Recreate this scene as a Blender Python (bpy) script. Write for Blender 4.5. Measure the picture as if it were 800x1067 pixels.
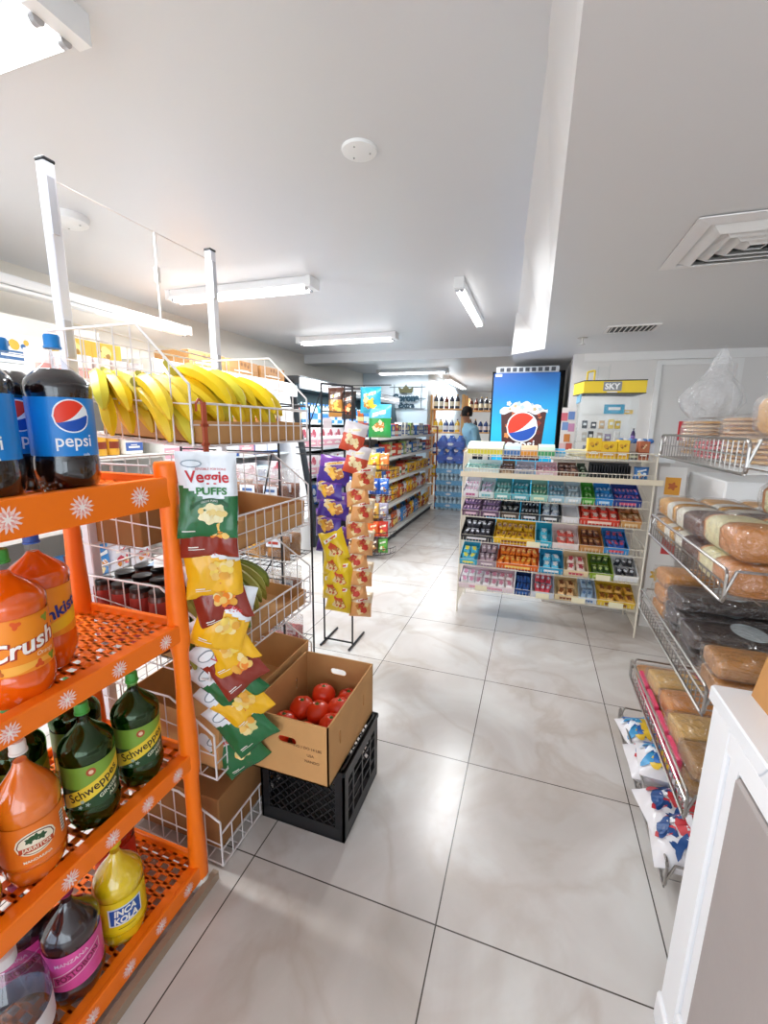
import bpy, bmesh, math, random
from math import sin, cos, pi, radians, sqrt, atan2, hypot
from mathutils import Vector, Matrix, Euler

for o in list(bpy.data.objects):
    bpy.data.objects.remove(o)
S = bpy.context.scene
COL = S.collection
random.seed(7)

# ------------------------------------------------------------------ camera
f_px, p_, r_, y_ = 451.78, 0.196819, 0.0141752, -0.3276612
fw = Vector((sin(y_)*cos(p_), cos(y_)*cos(p_), -sin(p_)))
rt0 = Vector((cos(y_), -sin(y_), 0)); up0 = rt0.cross(fw)
rt = cos(r_)*rt0 + sin(r_)*up0; up = -sin(r_)*rt0 + cos(r_)*up0
cam = bpy.data.cameras.new('camera'); cam_ob = bpy.data.objects.new('camera', cam); COL.objects.link(cam_ob)
cam.sensor_fit = 'VERTICAL'; cam.sensor_height = 24.0; cam.lens = 24.0*f_px/1067.0
cam.clip_start = 0.02; cam.clip_end = 60
M = Matrix((rt, up, -fw)).transposed().to_4x4(); M.translation = Vector((0, 0, 1.42))
cam_ob.matrix_world = M
S.camera = cam_ob

# ------------------------------------------------------------------ world, exposure
w = bpy.data.worlds.new('world'); S.world = w; w.use_nodes = True
w.node_tree.nodes['Background'].inputs[0].default_value = (0.84, 0.93, 1.0, 1)
w.node_tree.nodes['Background'].inputs[1].default_value = 3.3
S.view_settings.view_transform = 'Standard'; S.view_settings.look = 'None'
S.view_settings.gamma = 1.0; S.view_settings.use_curve_mapping = False
S.view_settings.exposure = 0.23
LAMP_W = 31.0

# ------------------------------------------------------------------ materials
def srgb(h):
    h = h.lstrip('#'); o = []
    for i in (0, 2, 4):
        c = int(h[i:i+2], 16)/255.0
        o.append(c/12.92 if c <= 0.04045 else ((c+0.055)/1.055)**2.4)
    return (o[0], o[1], o[2], 1.0)
MATS = {}
def mat(hexc, rough=0.5, metal=0.0, trans=0.0, coat=0.0, noise=0.0, nscale=30.0, emis=0.0, bump=0.0, bscale=60.0):
    key = (hexc, rough, metal, trans, coat, noise, nscale, emis, bump, bscale)
    if key in MATS: return MATS[key]
    m = bpy.data.materials.new('paint_'+hexc.strip('#')); m.use_nodes = True
    nt = m.node_tree; b = nt.nodes['Principled BSDF']; c = srgb(hexc)
    b.inputs['Base Color'].default_value = c; b.inputs['Roughness'].default_value = rough
    b.inputs['Metallic'].default_value = metal
    b.inputs['Transmission Weight'].default_value = trans
    b.inputs['Coat Weight'].default_value = coat
    b.inputs['Coat Roughness'].default_value = 0.1
    if emis:
        b.inputs['Emission Color'].default_value = c; b.inputs['Emission Strength'].default_value = emis
    if noise or bump:
        tc = nt.nodes.new('ShaderNodeTexCoord'); n = nt.nodes.new('ShaderNodeTexNoise')
        n.inputs['Scale'].default_value = nscale; n.inputs['Detail'].default_value = 4
        nt.links.new(tc.outputs['Object'], n.inputs['Vector'])
        if noise:
            mx = nt.nodes.new('ShaderNodeMix'); mx.data_type = 'RGBA'
            mx.inputs[6].default_value = tuple(min(1, x*(1+noise)) for x in c[:3])+(1,)
            mx.inputs[7].default_value = tuple(x*(1-noise) for x in c[:3])+(1,)
            nt.links.new(n.outputs['Fac'], mx.inputs[0]); nt.links.new(mx.outputs[2], b.inputs['Base Color'])
        if bump:
            n2 = nt.nodes.new('ShaderNodeTexNoise'); n2.inputs['Scale'].default_value = bscale
            nt.links.new(tc.outputs['Object'], n2.inputs['Vector'])
            bp = nt.nodes.new('ShaderNodeBump'); bp.inputs['Strength'].default_value = bump; bp.inputs['Distance'].default_value = 0.004
            nt.links.new(n2.outputs['Fac'], bp.inputs['Height']); nt.links.new(bp.outputs[0], b.inputs['Normal'])
    MATS[key] = m; return m
def clearmat(name, tint='#ffffff', opac=0.25, rough=0.08, bump=0.0):
    if name in MATS: return MATS[name]
    m = bpy.data.materials.new(name); m.use_nodes = True; nt = m.node_tree
    nt.nodes.remove(nt.nodes['Principled BSDF'])
    t = nt.nodes.new('ShaderNodeBsdfTransparent'); t.inputs[0].default_value = srgb(tint)
    g = nt.nodes.new('ShaderNodeBsdfPrincipled'); g.inputs['Base Color'].default_value = srgb(tint)
    g.inputs['Roughness'].default_value = rough; g.inputs['Specular IOR Level'].default_value = 0.9
    fr = nt.nodes.new('ShaderNodeLayerWeight'); fr.inputs[0].default_value = 0.35
    pw = nt.nodes.new('ShaderNodeMath'); pw.operation = 'POWER'; pw.inputs[1].default_value = 3.0
    mr = nt.nodes.new('ShaderNodeMath'); mr.operation = 'MULTIPLY_ADD'; mr.inputs[1].default_value = 0.4; mr.inputs[2].default_value = opac
    mr.use_clamp = True
    mx = nt.nodes.new('ShaderNodeMixShader')
    nt.links.new(fr.outputs['Facing'], pw.inputs[0]); nt.links.new(pw.outputs[0], mr.inputs[0]); nt.links.new(mr.outputs[0], mx.inputs[0])
    nt.links.new(t.outputs[0], mx.inputs[1]); nt.links.new(g.outputs[0], mx.inputs[2])
    nt.links.new(mx.outputs[0], nt.nodes['Material Output'].inputs[0])
    if bump:
        tc = nt.nodes.new('ShaderNodeTexCoord'); n = nt.nodes.new('ShaderNodeTexNoise'); n.inputs['Scale'].default_value = 28
        nt.links.new(tc.outputs['Object'], n.inputs['Vector'])
        bp = nt.nodes.new('ShaderNodeBump'); bp.inputs['Strength'].default_value = bump; bp.inputs['Distance'].default_value = 0.01
        nt.links.new(n.outputs['Fac'], bp.inputs['Height']); nt.links.new(bp.outputs[0], g.inputs['Normal'])
        nt.links.new(bp.outputs[0], fr.inputs['Normal'])
    MATS[name] = m; return m
WIRE = mat('#e6e0e0', 0.35, 0.0)
CHROME = mat('#a9a49f', 0.28, 0.9)
BLACKW = mat('#1b1b20', 0.4)
CARD = mat('#cd9a62', 0.85, noise=0.12, nscale=12)
CARDD = mat('#9c6c3e', 0.9, noise=0.12, nscale=12)
WHITE = mat('#efefee', 0.45)
ORANGE = mat('#ff7a0c', 0.38, bump=0.05)
def glossclear(name, tint, base=.03, k=.5, rough=.06):
    m = bpy.data.materials.new(name); m.use_nodes = True; nt = m.node_tree; nt.nodes.remove(nt.nodes['Principled BSDF'])
    t = nt.nodes.new('ShaderNodeBsdfTransparent'); t.inputs[0].default_value = srgb(tint)
    g = nt.nodes.new('ShaderNodeBsdfGlossy'); g.inputs['Roughness'].default_value = rough
    fr = nt.nodes.new('ShaderNodeLayerWeight'); fr.inputs[0].default_value = 0.3
    pw = nt.nodes.new('ShaderNodeMath'); pw.operation = 'POWER'; pw.inputs[1].default_value = 2.5
    mr = nt.nodes.new('ShaderNodeMath'); mr.operation = 'MULTIPLY_ADD'; mr.inputs[1].default_value = k; mr.inputs[2].default_value = base
    mx = nt.nodes.new('ShaderNodeMixShader')
    nt.links.new(fr.outputs['Facing'], pw.inputs[0]); nt.links.new(pw.outputs[0], mr.inputs[0]); nt.links.new(mr.outputs[0], mx.inputs[0])
    nt.links.new(t.outputs[0], mx.inputs[1]); nt.links.new(g.outputs[0], mx.inputs[2]); nt.links.new(mx.outputs[0], nt.nodes['Material Output'].inputs[0])
    return m
CLEAR = glossclear('clear_plastic', '#f8fafc')
def filmmat(name, base, k, bump, bs, haze=.05):
    m = glossclear(name, '#ffffff', base, k, .12); nt = m.node_tree
    tc = nt.nodes.new('ShaderNodeTexCoord'); n = nt.nodes.new('ShaderNodeTexNoise'); n.inputs['Scale'].default_value = bs; n.inputs['Detail'].default_value = 3; n.inputs['Distortion'].default_value = 1.5
    bp = nt.nodes.new('ShaderNodeBump'); bp.inputs['Strength'].default_value = bump; bp.inputs['Distance'].default_value = .03
    nt.links.new(tc.outputs['Object'], n.inputs['Vector']); nt.links.new(n.outputs['Fac'], bp.inputs['Height'])
    for x in nt.nodes:
        if x.type in ('BSDF_GLOSSY', 'LAYER_WEIGHT'): nt.links.new(bp.outputs[0], x.inputs['Normal'])
    if haze:
        out = nt.nodes['Material Output']; old = out.inputs[0].links[0].from_socket
        d = nt.nodes.new('ShaderNodeBsdfDiffuse'); d.inputs[0].default_value = (.9, .92, .95, 1); mx = nt.nodes.new('ShaderNodeMixShader'); mx.inputs[0].default_value = haze
        nt.links.new(old, mx.inputs[1]); nt.links.new(d.outputs[0], mx.inputs[2]); nt.links.new(mx.outputs[0], out.inputs[0])
    return m
FILM = filmmat('plastic_film', .17, .5, 1.0, 24, .02)
FILM2 = filmmat('crumpled_plastic_film', .10, .6, 1.0, 30, .12)

# ------------------------------------------------------------------ mesh builder
class MB:
    def __init__(s): s.v = []; s.f = []; s.m = []; s.mats = []; s.cur = 0
    def use(s, m):
        if m not in s.mats: s.mats.append(m)
        s.cur = s.mats.index(m); return s
    def face(s, *idx): s.f.append(tuple(idx)); s.m.append(s.cur)
    def vert(s, p): s.v.append(tuple(p)); return len(s.v)-1
    def poly(s, pts): s.face(*[s.vert(p) for p in pts])
    def box(s, x0, y0, z0, x1, y1, z1, T=None):
        P = [(x0,y0,z0),(x1,y0,z0),(x1,y1,z0),(x0,y1,z0),(x0,y0,z1),(x1,y0,z1),(x1,y1,z1),(x0,y1,z1)]
        if T is not None: P = [tuple(T @ Vector(p)) for p in P]
        i = len(s.v); s.v += P
        for a in ((0,3,2,1),(4,5,6,7),(0,1,5,4),(1,2,6,5),(2,3,7,6),(3,0,4,7)): s.face(*[i+k for k in a])
        return s
    def cbox(s, x0, y0, z0, x1, y1, z1, c=0.01, T=None):
        # box with chamfered upright edges and top/bottom edges
        pts = [(x0+c,y0),(x1-c,y0),(x1,y0+c),(x1,y1-c),(x1-c,y1),(x0+c,y1),(x0,y1-c),(x0,y0+c)]
        cx, cy = (x0+x1)/2, (y0+y1)/2
        def ring(z, k):
            o = []
            for (x, y) in pts: o.append((x-(c*k if x > cx else -c*k), y-(c*k if y > cy else -c*k), z))
            return o
        s.loft([ring(z0, .7), ring(z0+c, 0), ring(z1-c, 0), ring(z1, .7)], True, True, T); return s
    def loft(s, rings, cap0=True, cap1=True, T=None, closed=True):
        idx = []
        for r in rings:
            idx.append([s.vert(T @ Vector(p) if T is not None else p) for p in r])
        n = len(rings[0])
        for a, b in zip(idx, idx[1:]):
            for k in range(n if closed else n-1):
                s.face(a[k], a[(k+1) % n], b[(k+1) % n], b[k])
        if cap0: s.face(*reversed(idx[0]))
        if cap1: s.face(*idx[-1])
        return s
    def lathe(s, prof, c=(0,0,0), n=24, cap0=True, cap1=True, T=None, squash=None):
        rings = []
        for (r, z) in prof:
            ring = []
            for k in range(n):
                a = 2*pi*k/n; rr = r
                if squash: rr = squash(r, z, a)
                ring.append((c[0]+rr*cos(a), c[1]+rr*sin(a), c[2]+z))
            rings.append(ring)
        return s.loft(rings, cap0, cap1, T)
    def rod(s, p, q, r, n=6, r2=None):
        p = Vector(p); q = Vector(q); d = (q-p)
        if d.length < 1e-6: return s
        d.normalize(); a = d.orthogonal().normalized(); b = d.cross(a)
        r2 = r if r2 is None else r2
        s.loft([[p+(a*cos(2*pi*k/n)+b*sin(2*pi*k/n))*r for k in range(n)], [q+(a*cos(2*pi*k/n)+b*sin(2*pi*k/n))*r2 for k in range(n)]])
        return s
    def path(s, pts, r, n=6, closed=False):
        k = len(pts)
        for i in range(k-1+(1 if closed else 0)): s.rod(pts[i], pts[(i+1) % k], r, n)
        return s
    def tube(s, pts, rad, n=8):
        pts = [Vector(p) for p in pts]; rings = []; a = None
        for i, p in enumerate(pts):
            d = (pts[min(i+1, len(pts)-1)]-pts[max(i-1, 0)]).normalized()
            a = d.orthogonal().normalized() if a is None else (a-d*a.dot(d)).normalized()
            b = d.cross(a); r = rad[i] if isinstance(rad, (list, tuple)) else rad
            rings.append([p+(a*cos(2*pi*k/n)+b*sin(2*pi*k/n))*r for k in range(n)])
        return s.loft(rings)
    def shape(s, tris, mp):
        vs, fs = tris; i = len(s.v)
        s.v += [tuple(mp(x, y)) for x, y in vs]
        for f in fs: s.face(*[i+k for k in f])
        return s
    def build(s, name, parent=None, smooth=False, loc=(0,0,0), rz=0.0, m=None):
        me = bpy.data.meshes.new(name); me.from_pydata(s.v, [], s.f)
        for mm in (s.mats or [m or WHITE]): me.materials.append(mm)
        me.polygons.foreach_set('material_index', s.m)
        if smooth:
            me.polygons.foreach_set('use_smooth', [True]*len(s.f))
        me.update(); me.validate()
        if smooth and smooth != 'all':
            me.set_sharp_from_angle(angle=radians(42))
        o = bpy.data.objects.new(name, me); COL.objects.link(o)
        o.location = loc; o.rotation_euler = (0, 0, rz)
        if parent is not None: o.parent = parent
        return o
def mb(m=None):
    b = MB()
    if m is not None: b.use(m)
    return b
def tag(o, label=None, cat=None, group=None, kind=None):
    if label: o['label'] = label
    if cat: o['category'] = cat
    if group: o['group'] = group
    if kind: o['kind'] = kind
    return o
def thing(name, label, cat, loc=(0,0,0), rz=0.0, group=None):
    o = bpy.data.objects.new(name, None); COL.objects.link(o); o.empty_display_size = 0.05
    o.location = loc; o.rotation_euler = (0, 0, rz); return tag(o, label, cat, group)
def struct(name, b, smooth=False):
    return tag(b.build(name, smooth=smooth), kind='structure')
KIDS = {}
def kids(o): return [c for c in bpy.data.objects if c.parent == o]
def copy_tree(o, loc=None, rz=None, label=None, group=None, parent=None, ks=None):
    c = o.copy(); COL.objects.link(c); c.parent = parent
    if o.name not in KIDS: KIDS[o.name] = kids(o)
    for ch in KIDS[o.name]: copy_tree(ch, parent=c)
    if loc is not None: c.location = loc
    if rz is not None: c.rotation_euler = (c.rotation_euler[0], c.rotation_euler[1], rz)
    if label: c['label'] = label
    if group: c['group'] = group
    elif parent is None and 'group' in c: del c['group']
    return c
class Proto:
    """first place() moves the original, later ones copy it"""
    def __init__(s, root): s.root = root; s.used = False
    def place(s, loc, rz, label, group=None, tilt=(0, 0)):
        if s.used: o = copy_tree(s.root, loc, rz, label, group)
        else:
            o = s.root; s.used = True; o.location = loc; o['label'] = label
            if group: o['group'] = group
        o.rotation_euler = (tilt[0], tilt[1], rz); return o

# ------------------------------------------------------------------ 2D shapes and lettering
def flatmap(x0, y, z0):            # on a plane facing -Y
    return lambda a, b: (x0+a, y, z0+b)
def cylmap(R, z0, x0=0.0):
    return lambda a, b: (R*sin((a+x0)/R), -R*cos((a+x0)/R), z0+b)
TXT = {}
def text2d(s, h, shear=0.0, bold=0.0, slice_=0.0, width=None, rot=0.0):
    key = (s, round(h, 5), shear, bold, slice_, width, rot)
    if key in TXT: return TXT[key]
    cu = bpy.data.curves.new('lettering', 'FONT'); cu.body = s; cu.size = 1.0; cu.shear = shear; cu.offset = bold
    cu.resolution_u = 3; cu.align_x = 'CENTER'
    ob = bpy.data.objects.new('lettering', cu); COL.objects.link(ob)
    dg = bpy.context.evaluated_depsgraph_get()
    me = bpy.data.meshes.new_from_object(ob.evaluated_get(dg))
    bpy.data.objects.remove(ob); bpy.data.curves.remove(cu)
    bm = bmesh.new(); bm.from_mesh(me); bpy.data.meshes.remove(me)
    xs = [v.co.x for v in bm.verts]; ys = [v.co.y for v in bm.verts]
    w0 = max(xs)-min(xs); cx = (max(xs)+min(xs))/2; cy = (max(ys)+min(ys))/2
    k = h/0.72; kx = k if width is None else width/w0
    for v in bm.verts: v.co.x = (v.co.x-cx)*kx; v.co.y = (v.co.y-cy)*k
    if rot:
        c_, s_ = cos(rot), sin(rot)
        for v in bm.verts: v.co.x, v.co.y = v.co.x*c_-v.co.y*s_, v.co.x*s_+v.co.y*c_
    if slice_:
        a = min(v.co.x for v in bm.verts)+slice_; e = max(v.co.x for v in bm.verts)
        while a < e:
            bmesh.ops.bisect_plane(bm, geom=list(bm.verts)+list(bm.edges)+list(bm.faces), plane_co=(a, 0, 0), plane_no=(1, 0, 0))
            a += slice_
    bm.verts.index_update()
    r = ([(v.co.x, v.co.y) for v in bm.verts], [tuple(v.index for v in f.verts) for f in bm.faces])
    bm.free(); TXT[key] = r; return r
def span2d(x0, x1, lo, hi, n=14):
    vs = []; fs = []
    for i in range(n+1):
        x = x0+(x1-x0)*i/n; vs += [(x, lo(x)), (x, max(hi(x), lo(x)+1e-5))]
    for i in range(n): fs.append((2*i, 2*i+2, 2*i+3, 2*i+1))
    return vs, fs
def disc2d(r, cx=0, cy=0, n=16, ry=None):
    ry = ry or r
    g = lambda x: ry*sqrt(max(0, 1-((x-cx)/r)**2))
    return span2d(cx-r, cx+r, lambda x: cy-g(x), lambda x: cy+g(x), n)
def rect2d(x0, y0, x1, y1, n=1): return span2d(x0, x1, lambda x: y0, lambda x: y1, n)
def blob2d(r, k=8, amp=0.35, cx=0, cy=0, n=48, ph=0.0):
    vs = [(cx, cy)]; fs = []
    for i in range(n):
        a = 2*pi*i/n; rr = r*(1-amp/2+amp/2*cos(k*a+ph)); vs.append((cx+rr*cos(a), cy+rr*sin(a)))
    for i in range(n): fs.append((0, 1+i, 1+(i+1) % n))
    return vs, fs
def globe(b, R, mp, cx=0.0, cy=0.0):
    """round soda emblem: red top, white wave, blue bottom, white rim"""
    sh = lambda t: ([(x+cx, y+cy) for x, y in t[0]], t[1])
    b.use(mat('#f4f6fa', .4)).shape(sh(disc2d(R*1.09, n=20)), mp(0.0004))
    g = lambda x: sqrt(max(0, R*R-x*x))
    wt = lambda x: max(-g(x), min(g(x), R*(-0.1+0.75*x/R+0.40*(x/R)**2)))
    wb = lambda x: min(wt(x), max(-g(x), min(g(x), R*(-0.28+0.28*x/R+0.12*(x/R)**2))))
    b.use(mat('#f0381c', .4)).shape(sh(span2d(-R, R, wt, g, 22)), mp(0.0008))
    b.use(mat('#1450b4', .4)).shape(sh(span2d(-R, R, lambda x: -g(x), wb, 22)), mp(0.0008))
ORD = ['first','second','third','fourth','fifth','sixth','seventh','eighth','ninth','tenth','eleventh','twelfth','thirteenth','fourteenth','fifteenth','sixteenth','seventeenth','eighteenth','nineteenth','twentieth','twenty-first','twenty-second','twenty-third','twenty-fourth']
def nth(i, n, a='left'):
    if i == 0: return 'at the %s end' % a
    if i == n-1: return 'at the other end'
    return '%s from the %s' % (ORD[i], a)
# ------------------------------------------------------------------ room shell
ZC, ZS = 2.42, 2.10
def floor_material():
    m = bpy.data.materials.new('marble_tiles'); m.use_nodes = True; nt = m.node_tree; b = nt.nodes['Principled BSDF']
    tc = nt.nodes.new('ShaderNodeTexCoord'); mp = nt.nodes.new('ShaderNodeMapping')
    mp.inputs['Location'].default_value = (0.781+0.617*12, -1.0007+0.656*12, 0)
    br = nt.nodes.new('ShaderNodeTexBrick'); br.offset = 0.0; br.squash = 1.0
    br.inputs['Scale'].default_value = 1.0; br.inputs['Brick Width'].default_value = 0.617; br.inputs['Row Height'].default_value = 0.656
    br.inputs['Mortar Size'].default_value = 0.0022; br.inputs['Mortar Smooth'].default_value = 0.1
    br.inputs['Color1'].default_value = srgb('#ffffff'); br.inputs['Color2'].default_value = srgb('#f4f1ee'); br.inputs['Mortar'].default_value = srgb('#6b6762')
    nt.links.new(tc.outputs['Object'], mp.inputs[0]); nt.links.new(mp.outputs[0], br.inputs['Vector'])
    n1 = nt.nodes.new('ShaderNodeTexNoise'); n1.inputs['Scale'].default_value = 1.6; n1.inputs['Detail'].default_value = 6; n1.inputs['Distortion'].default_value = 1.2
    r1 = nt.nodes.new('ShaderNodeValToRGB')
    e = r1.color_ramp.elements; e[0].position = 0.3; e[0].color = srgb('#c9c3be'); e[1].position = 0.62; e[1].color = srgb('#e0dedb')
    x = r1.color_ramp.elements.new(0.46); x.color = srgb('#d3cdc9')
    n2 = nt.nodes.new('ShaderNodeTexNoise'); n2.inputs['Scale'].default_value = 2.2; n2.inputs['Detail'].default_value = 8; n2.inputs['Distortion'].default_value = 0.6
    r2 = nt.nodes.new('ShaderNodeValToRGB'); e = r2.color_ramp.elements
    e[0].position = 0.455; e[0].color = (0, 0, 0, 1); e[1].position = 0.58; e[1].color = (0, 0, 0, 1)
    x = r2.color_ramp.elements.new(0.51); x.color = (.5, .5, .5, 1)
    n3 = nt.nodes.new('ShaderNodeTexNoise'); n3.inputs['Scale'].default_value = 1.3
    mlt = nt.nodes.new('ShaderNodeMath'); mlt.operation = 'MULTIPLY'
    vm = nt.nodes.new('ShaderNodeMix'); vm.data_type = 'RGBA'; vm.inputs[7].default_value = srgb('#ab9784')
    nt.links.new(mp.outputs[0], n1.inputs['Vector']); nt.links.new(mp.outputs[0], n2.inputs['Vector']); nt.links.new(mp.outputs[0], n3.inputs['Vector'])
    nt.links.new(n1.outputs[0], r1.inputs[0]); nt.links.new(n2.outputs[0], r2.inputs[0])
    nt.links.new(r2.outputs[0], mlt.inputs[0]); nt.links.new(n3.outputs[0], mlt.inputs[1])
    nt.links.new(mlt.outputs[0], vm.inputs[0]); nt.links.new(r1.outputs[0], vm.inputs[6])
    ml = nt.nodes.new('ShaderNodeMix'); ml.data_type = 'RGBA'; ml.blend_type = 'MULTIPLY'; ml.inputs[0].default_value = 1.0
    nt.links.new(vm.outputs[2], ml.inputs[6]); nt.links.new(br.outputs['Color'], ml.inputs[7]); nt.links.new(ml.outputs[2], b.inputs['Base Color'])
    b.inputs['Roughness'].default_value = 0.24; b.inputs['Specular IOR Level'].default_value = 0.45
    return m
CEILM = mat('#dcdcde', 0.34, noise=0.015, nscale=2)
WALLM = mat('#e2dedb', 0.6)
struct('floor', mb(floor_material()).box(-3.6, -2.4, -0.05, 3.6, 13.6, 0))
struct('ceiling', mb(CEILM).box(-3.6, -2.4, ZC, 3.6, 13.6, ZC+.1))
# lowered part of the ceiling on the right, with its slanted side and oblique end
b = mb(mat('#dddbda', 0.5))
bot = [(.02,-2.4,ZS),(3.3,-2.4,ZS),(3.3,5.9,ZS),(-.27,5.9,ZS),(-.27,4.5,ZS),(.025,4.26,ZS),(.024,2.7,ZS),(.022,1.4,ZS),(.02,.6,ZS)]
top = [(.01,-2.4,ZC+.02),(3.3,-2.4,ZC+.02),(3.3,5.9,ZC+.02),(-.26,5.9,ZC+.02),(-.24,4.5,ZC+.02),(-.24,4.3,ZC+.02),(-.146,2.7,ZC+.02),(-.05,1.4,ZC+.02),(-.0,.6,ZC+.02)]
b.loft([list(bot), list(top)], True, True)
struct('trim_soffit', b)
struct('trim_beam', mb(CEILM).box(-3.3, 5.95, 2.3, -.27, 6.25, ZC+.01))
struct('wall_left', mb(mat('#e8e2d8', .6)).box(-3.5, -2.4, 0, -3.3, 13.6, ZC))
struct('wall_right', mb(WALLM).box(3.2, -2.4, 0, 3.4, 13.6, ZC))
struct('wall_back', mb(mat('#e4e1de', .6)).box(-3.3, 13.2, 0, 3.2, 13.4, ZC))
struct('wall_middle', mb(WALLM).box(.29, 4.62, 0, 3.2, 4.74, ZS).box(.29, 4.74, 0, .41, 5.9, ZS))
struct('wall_recess', mb(mat('#17181c', .7)).box(-.56, 5.82, 0, .41, 5.9, ZS))  # near-black colour stands in for the shade in the gap beside the cooler
struct('wall_sign', mb(mat('#d6e2ea', .5)).box(-3.3, 8.3, 0, -1.98, 8.42, ZC).box(-2.06, 8.42, 0, -1.98, 13.2, ZC))
# shop front behind the viewer: unseen mullioned window wall, added for even daylight
b = mb(mat('#8b8f92', .4, .4)); b.box(-3.3,-2.35,0,3.2,-2.27,.25).box(-3.3,-2.35,2.3,3.2,-2.27,ZC)
for x in (-3.3,-1.7,-.1,1.5,3.12): b.box(x,-2.35,.25,x+.08,-2.27,2.3)
struct('window_added', b)
# panel mouldings and corner strips on the wall behind the bread rack
b = mb(mat('#eceae8', .45))
for (x0, x1, z0, z1) in ((.98, 1.62, 1.0, 2.02), (1.85, 2.5, 1.0, 2.02)):
    b.box(x0+.04,4.60,z1-.04,x1-.04,4.62,z1); b.box(x0+.04,4.60,z0,x1-.04,4.62,z0+.04); b.box(x0,4.60,z0,x0+.04,4.62,z1); b.box(x1-.04,4.60,z0,x1,4.62,z1)
b.box(.38,4.605,2.03,3.2,4.62,2.1)
struct('trim_1', b)
struct('trim_2', mb(mat('#a08a76', .6)).box(-.862,-.6,0,-.842,.9,.03))

# ------------------------------------------------------------------ ceiling fixtures
def lamp(name, label, cx, cy, cz, L, along, lit=True, W=.13):
    t = thing(name, label, 'ceiling light', (cx, cy, cz), 0 if along == 'x' else pi/2, None)
    h = mb(mat('#f2f2f3', .4)); h.cbox(-L/2, -W/2, -.055, L/2, W/2, 0, .008); h.box(-L/2-.012, -W/2-.004, -.07, -L/2+.03, W/2+.004, 0); h.box(L/2-.03, -W/2-.004, -.07, L/2+.012, W/2+.004, 0)
    h.build('housing', t)
    for dy in (-W/4, W/4):
        tb = mb(mat('#ffffff', .4, emis=3.5 if lit else 0.0)); tb.tube([(-L/2+.035, dy, -.072), (L/2-.035, dy, -.072)], .014, 10)
        for s_ in (-1, 1): tb.use(mat('#b8b8bc', .3, .8)).tube([(s_*(L/2-.045), dy, -.072), (s_*(L/2-.028), dy, -.072)], .0145, 10)
        tb.build('tube', t, smooth=True)
    if lit:
        la = bpy.data.lights.new(name+'_glow', 'AREA'); la.shape = 'RECTANGLE'; la.size = L-.1; la.size_y = W*.7; la.energy = LAMP_W*L/1.2; la.color = (.96, .985, 1.0)
        lo = bpy.data.objects.new('glow', la); COL.objects.link(lo); lo.parent = t; lo.location = (0, 0, -.092)
    return t
lamp('fluorescent_light', 'twin-tube fluorescent ceiling light nearest the shop front, above the orange shelf', -1.77, .925, ZC, 1.24, 'x')
lamp('fluorescent_light', 'long fluorescent ceiling light seen past the tall white rack post', -2.155, 2.93, ZC, 1.23, 'x')
lamp('fluorescent_light', 'fluorescent ceiling light behind and smaller than the one beside the white post', -2.12, 4.8, ZC, 1.2, 'x')
_w = LAMP_W; LAMP_W = 9.0
lamp('fluorescent_light', 'fluorescent ceiling light just beyond the ceiling beam, above the wall sign', -2.19, 7.9, ZC, 1.3, 'x')
LAMP_W = _w
lamp('fluorescent_light', 'farthest fluorescent light, running lengthwise above the wooden shelves', -1.78, 10.2, ZC, 2.4, 'y')
_w = LAMP_W; LAMP_W = 24.0
lamp('led_strip_light', 'slim bright strip light running lengthwise in the ceiling centre', -.57, 3.8, ZC, 1.2, 'y', W=.06)
lamp('wall_strip_light', 'grey strip light fixture running along the upper left wall', -2.95, 2.1, 2.24, 2.3, 'y', lit=False, W=.08)
def disc(name, label, cat, x, y, z, r, h=.03):
    t = thing(name, label, cat, (x, y, z))
    mb(mat('#eeeeee', .4)).lathe([(r*.8,-h),(r*.96,-h*.8),(r,-h*.35),(r,0)], n=36).build('cover', t, smooth=True)
    b = mb(mat('#9a9a9a', .5))
    for a in (0.4, 2.5, 4.6): mb(mat('#9a9a9a', .5)).lathe([(r*.05,-h-.002),(r*.05,-h)], (r*.6*cos(a), r*.6*sin(a), 0), 8).build('screw', t)
    return t
disc('ceiling_cover_plate', 'round white ceiling cover plate in the middle of the ceiling', 'ceiling plate', -.694, 1.70, ZC, .066, .012)
disc('smoke_detector', 'round white ceiling detector partly hidden behind the tall near rack post', 'smoke detector', -2.28, 1.757, ZC, .09, .04)
def sprinkler(x, y, z, label):
    t = thing('sprinkler_head', label, 'sprinkler', (x, y, z)); c = mat('#b9b4ae', .3, .8)
    mb(c).lathe([(.012,-.005),(.035,-.004),(.038,0)], n=20).build('escutcheon', t, True)
    mb(c).lathe([(.022,-.05),(.022,-.047),(.005,-.045),(.008,-.02),(.009,0)], n=12).build('deflector', t, True)
sprinkler(.289, 3.82, ZS, 'small sprinkler head under the lowered ceiling beside the far vent')
sprinkler(-.06, .93, ZC, 'sprinkler head at the top edge of view next to the lowered ceiling')
# square diffuser
t = thing('ceiling_vent', 'large square louvred air vent in the lowered ceiling at right', 'vent', (.70, 2.06, ZS))
b = mb(mat('#e8e4e2', .45)); R0 = .25
def sqring(b, ro, ri, zo, zi, th=.004):
    a = [(-ro,-ro,zo),(ro,-ro,zo),(ro,ro,zo),(-ro,ro,zo)]; c = [(-ri,-ri,zi),(ri,-ri,zi),(ri,ri,zi),(-ri,ri,zi)]
    b.loft([a, c, [(x,y,z+th) for x,y,z in c], [(x,y,z+th) for x,y,z in a], a], False, False)
sqring(b, R0, .2, -.008, -.012); b.build('frame', t)
for k, r in enumerate((.195, .15, .105, .06)):
    b = mb(mat('#dcd8d4', .45)); sqring(b, r, r-.036, -.004+.0*k, -.03); b.build('louvre', t)
mb(mat('#3b3b3d', .7)).box(-.2,-.2,-.0035,.2,.2,-.0005).build('throat', t)
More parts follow.
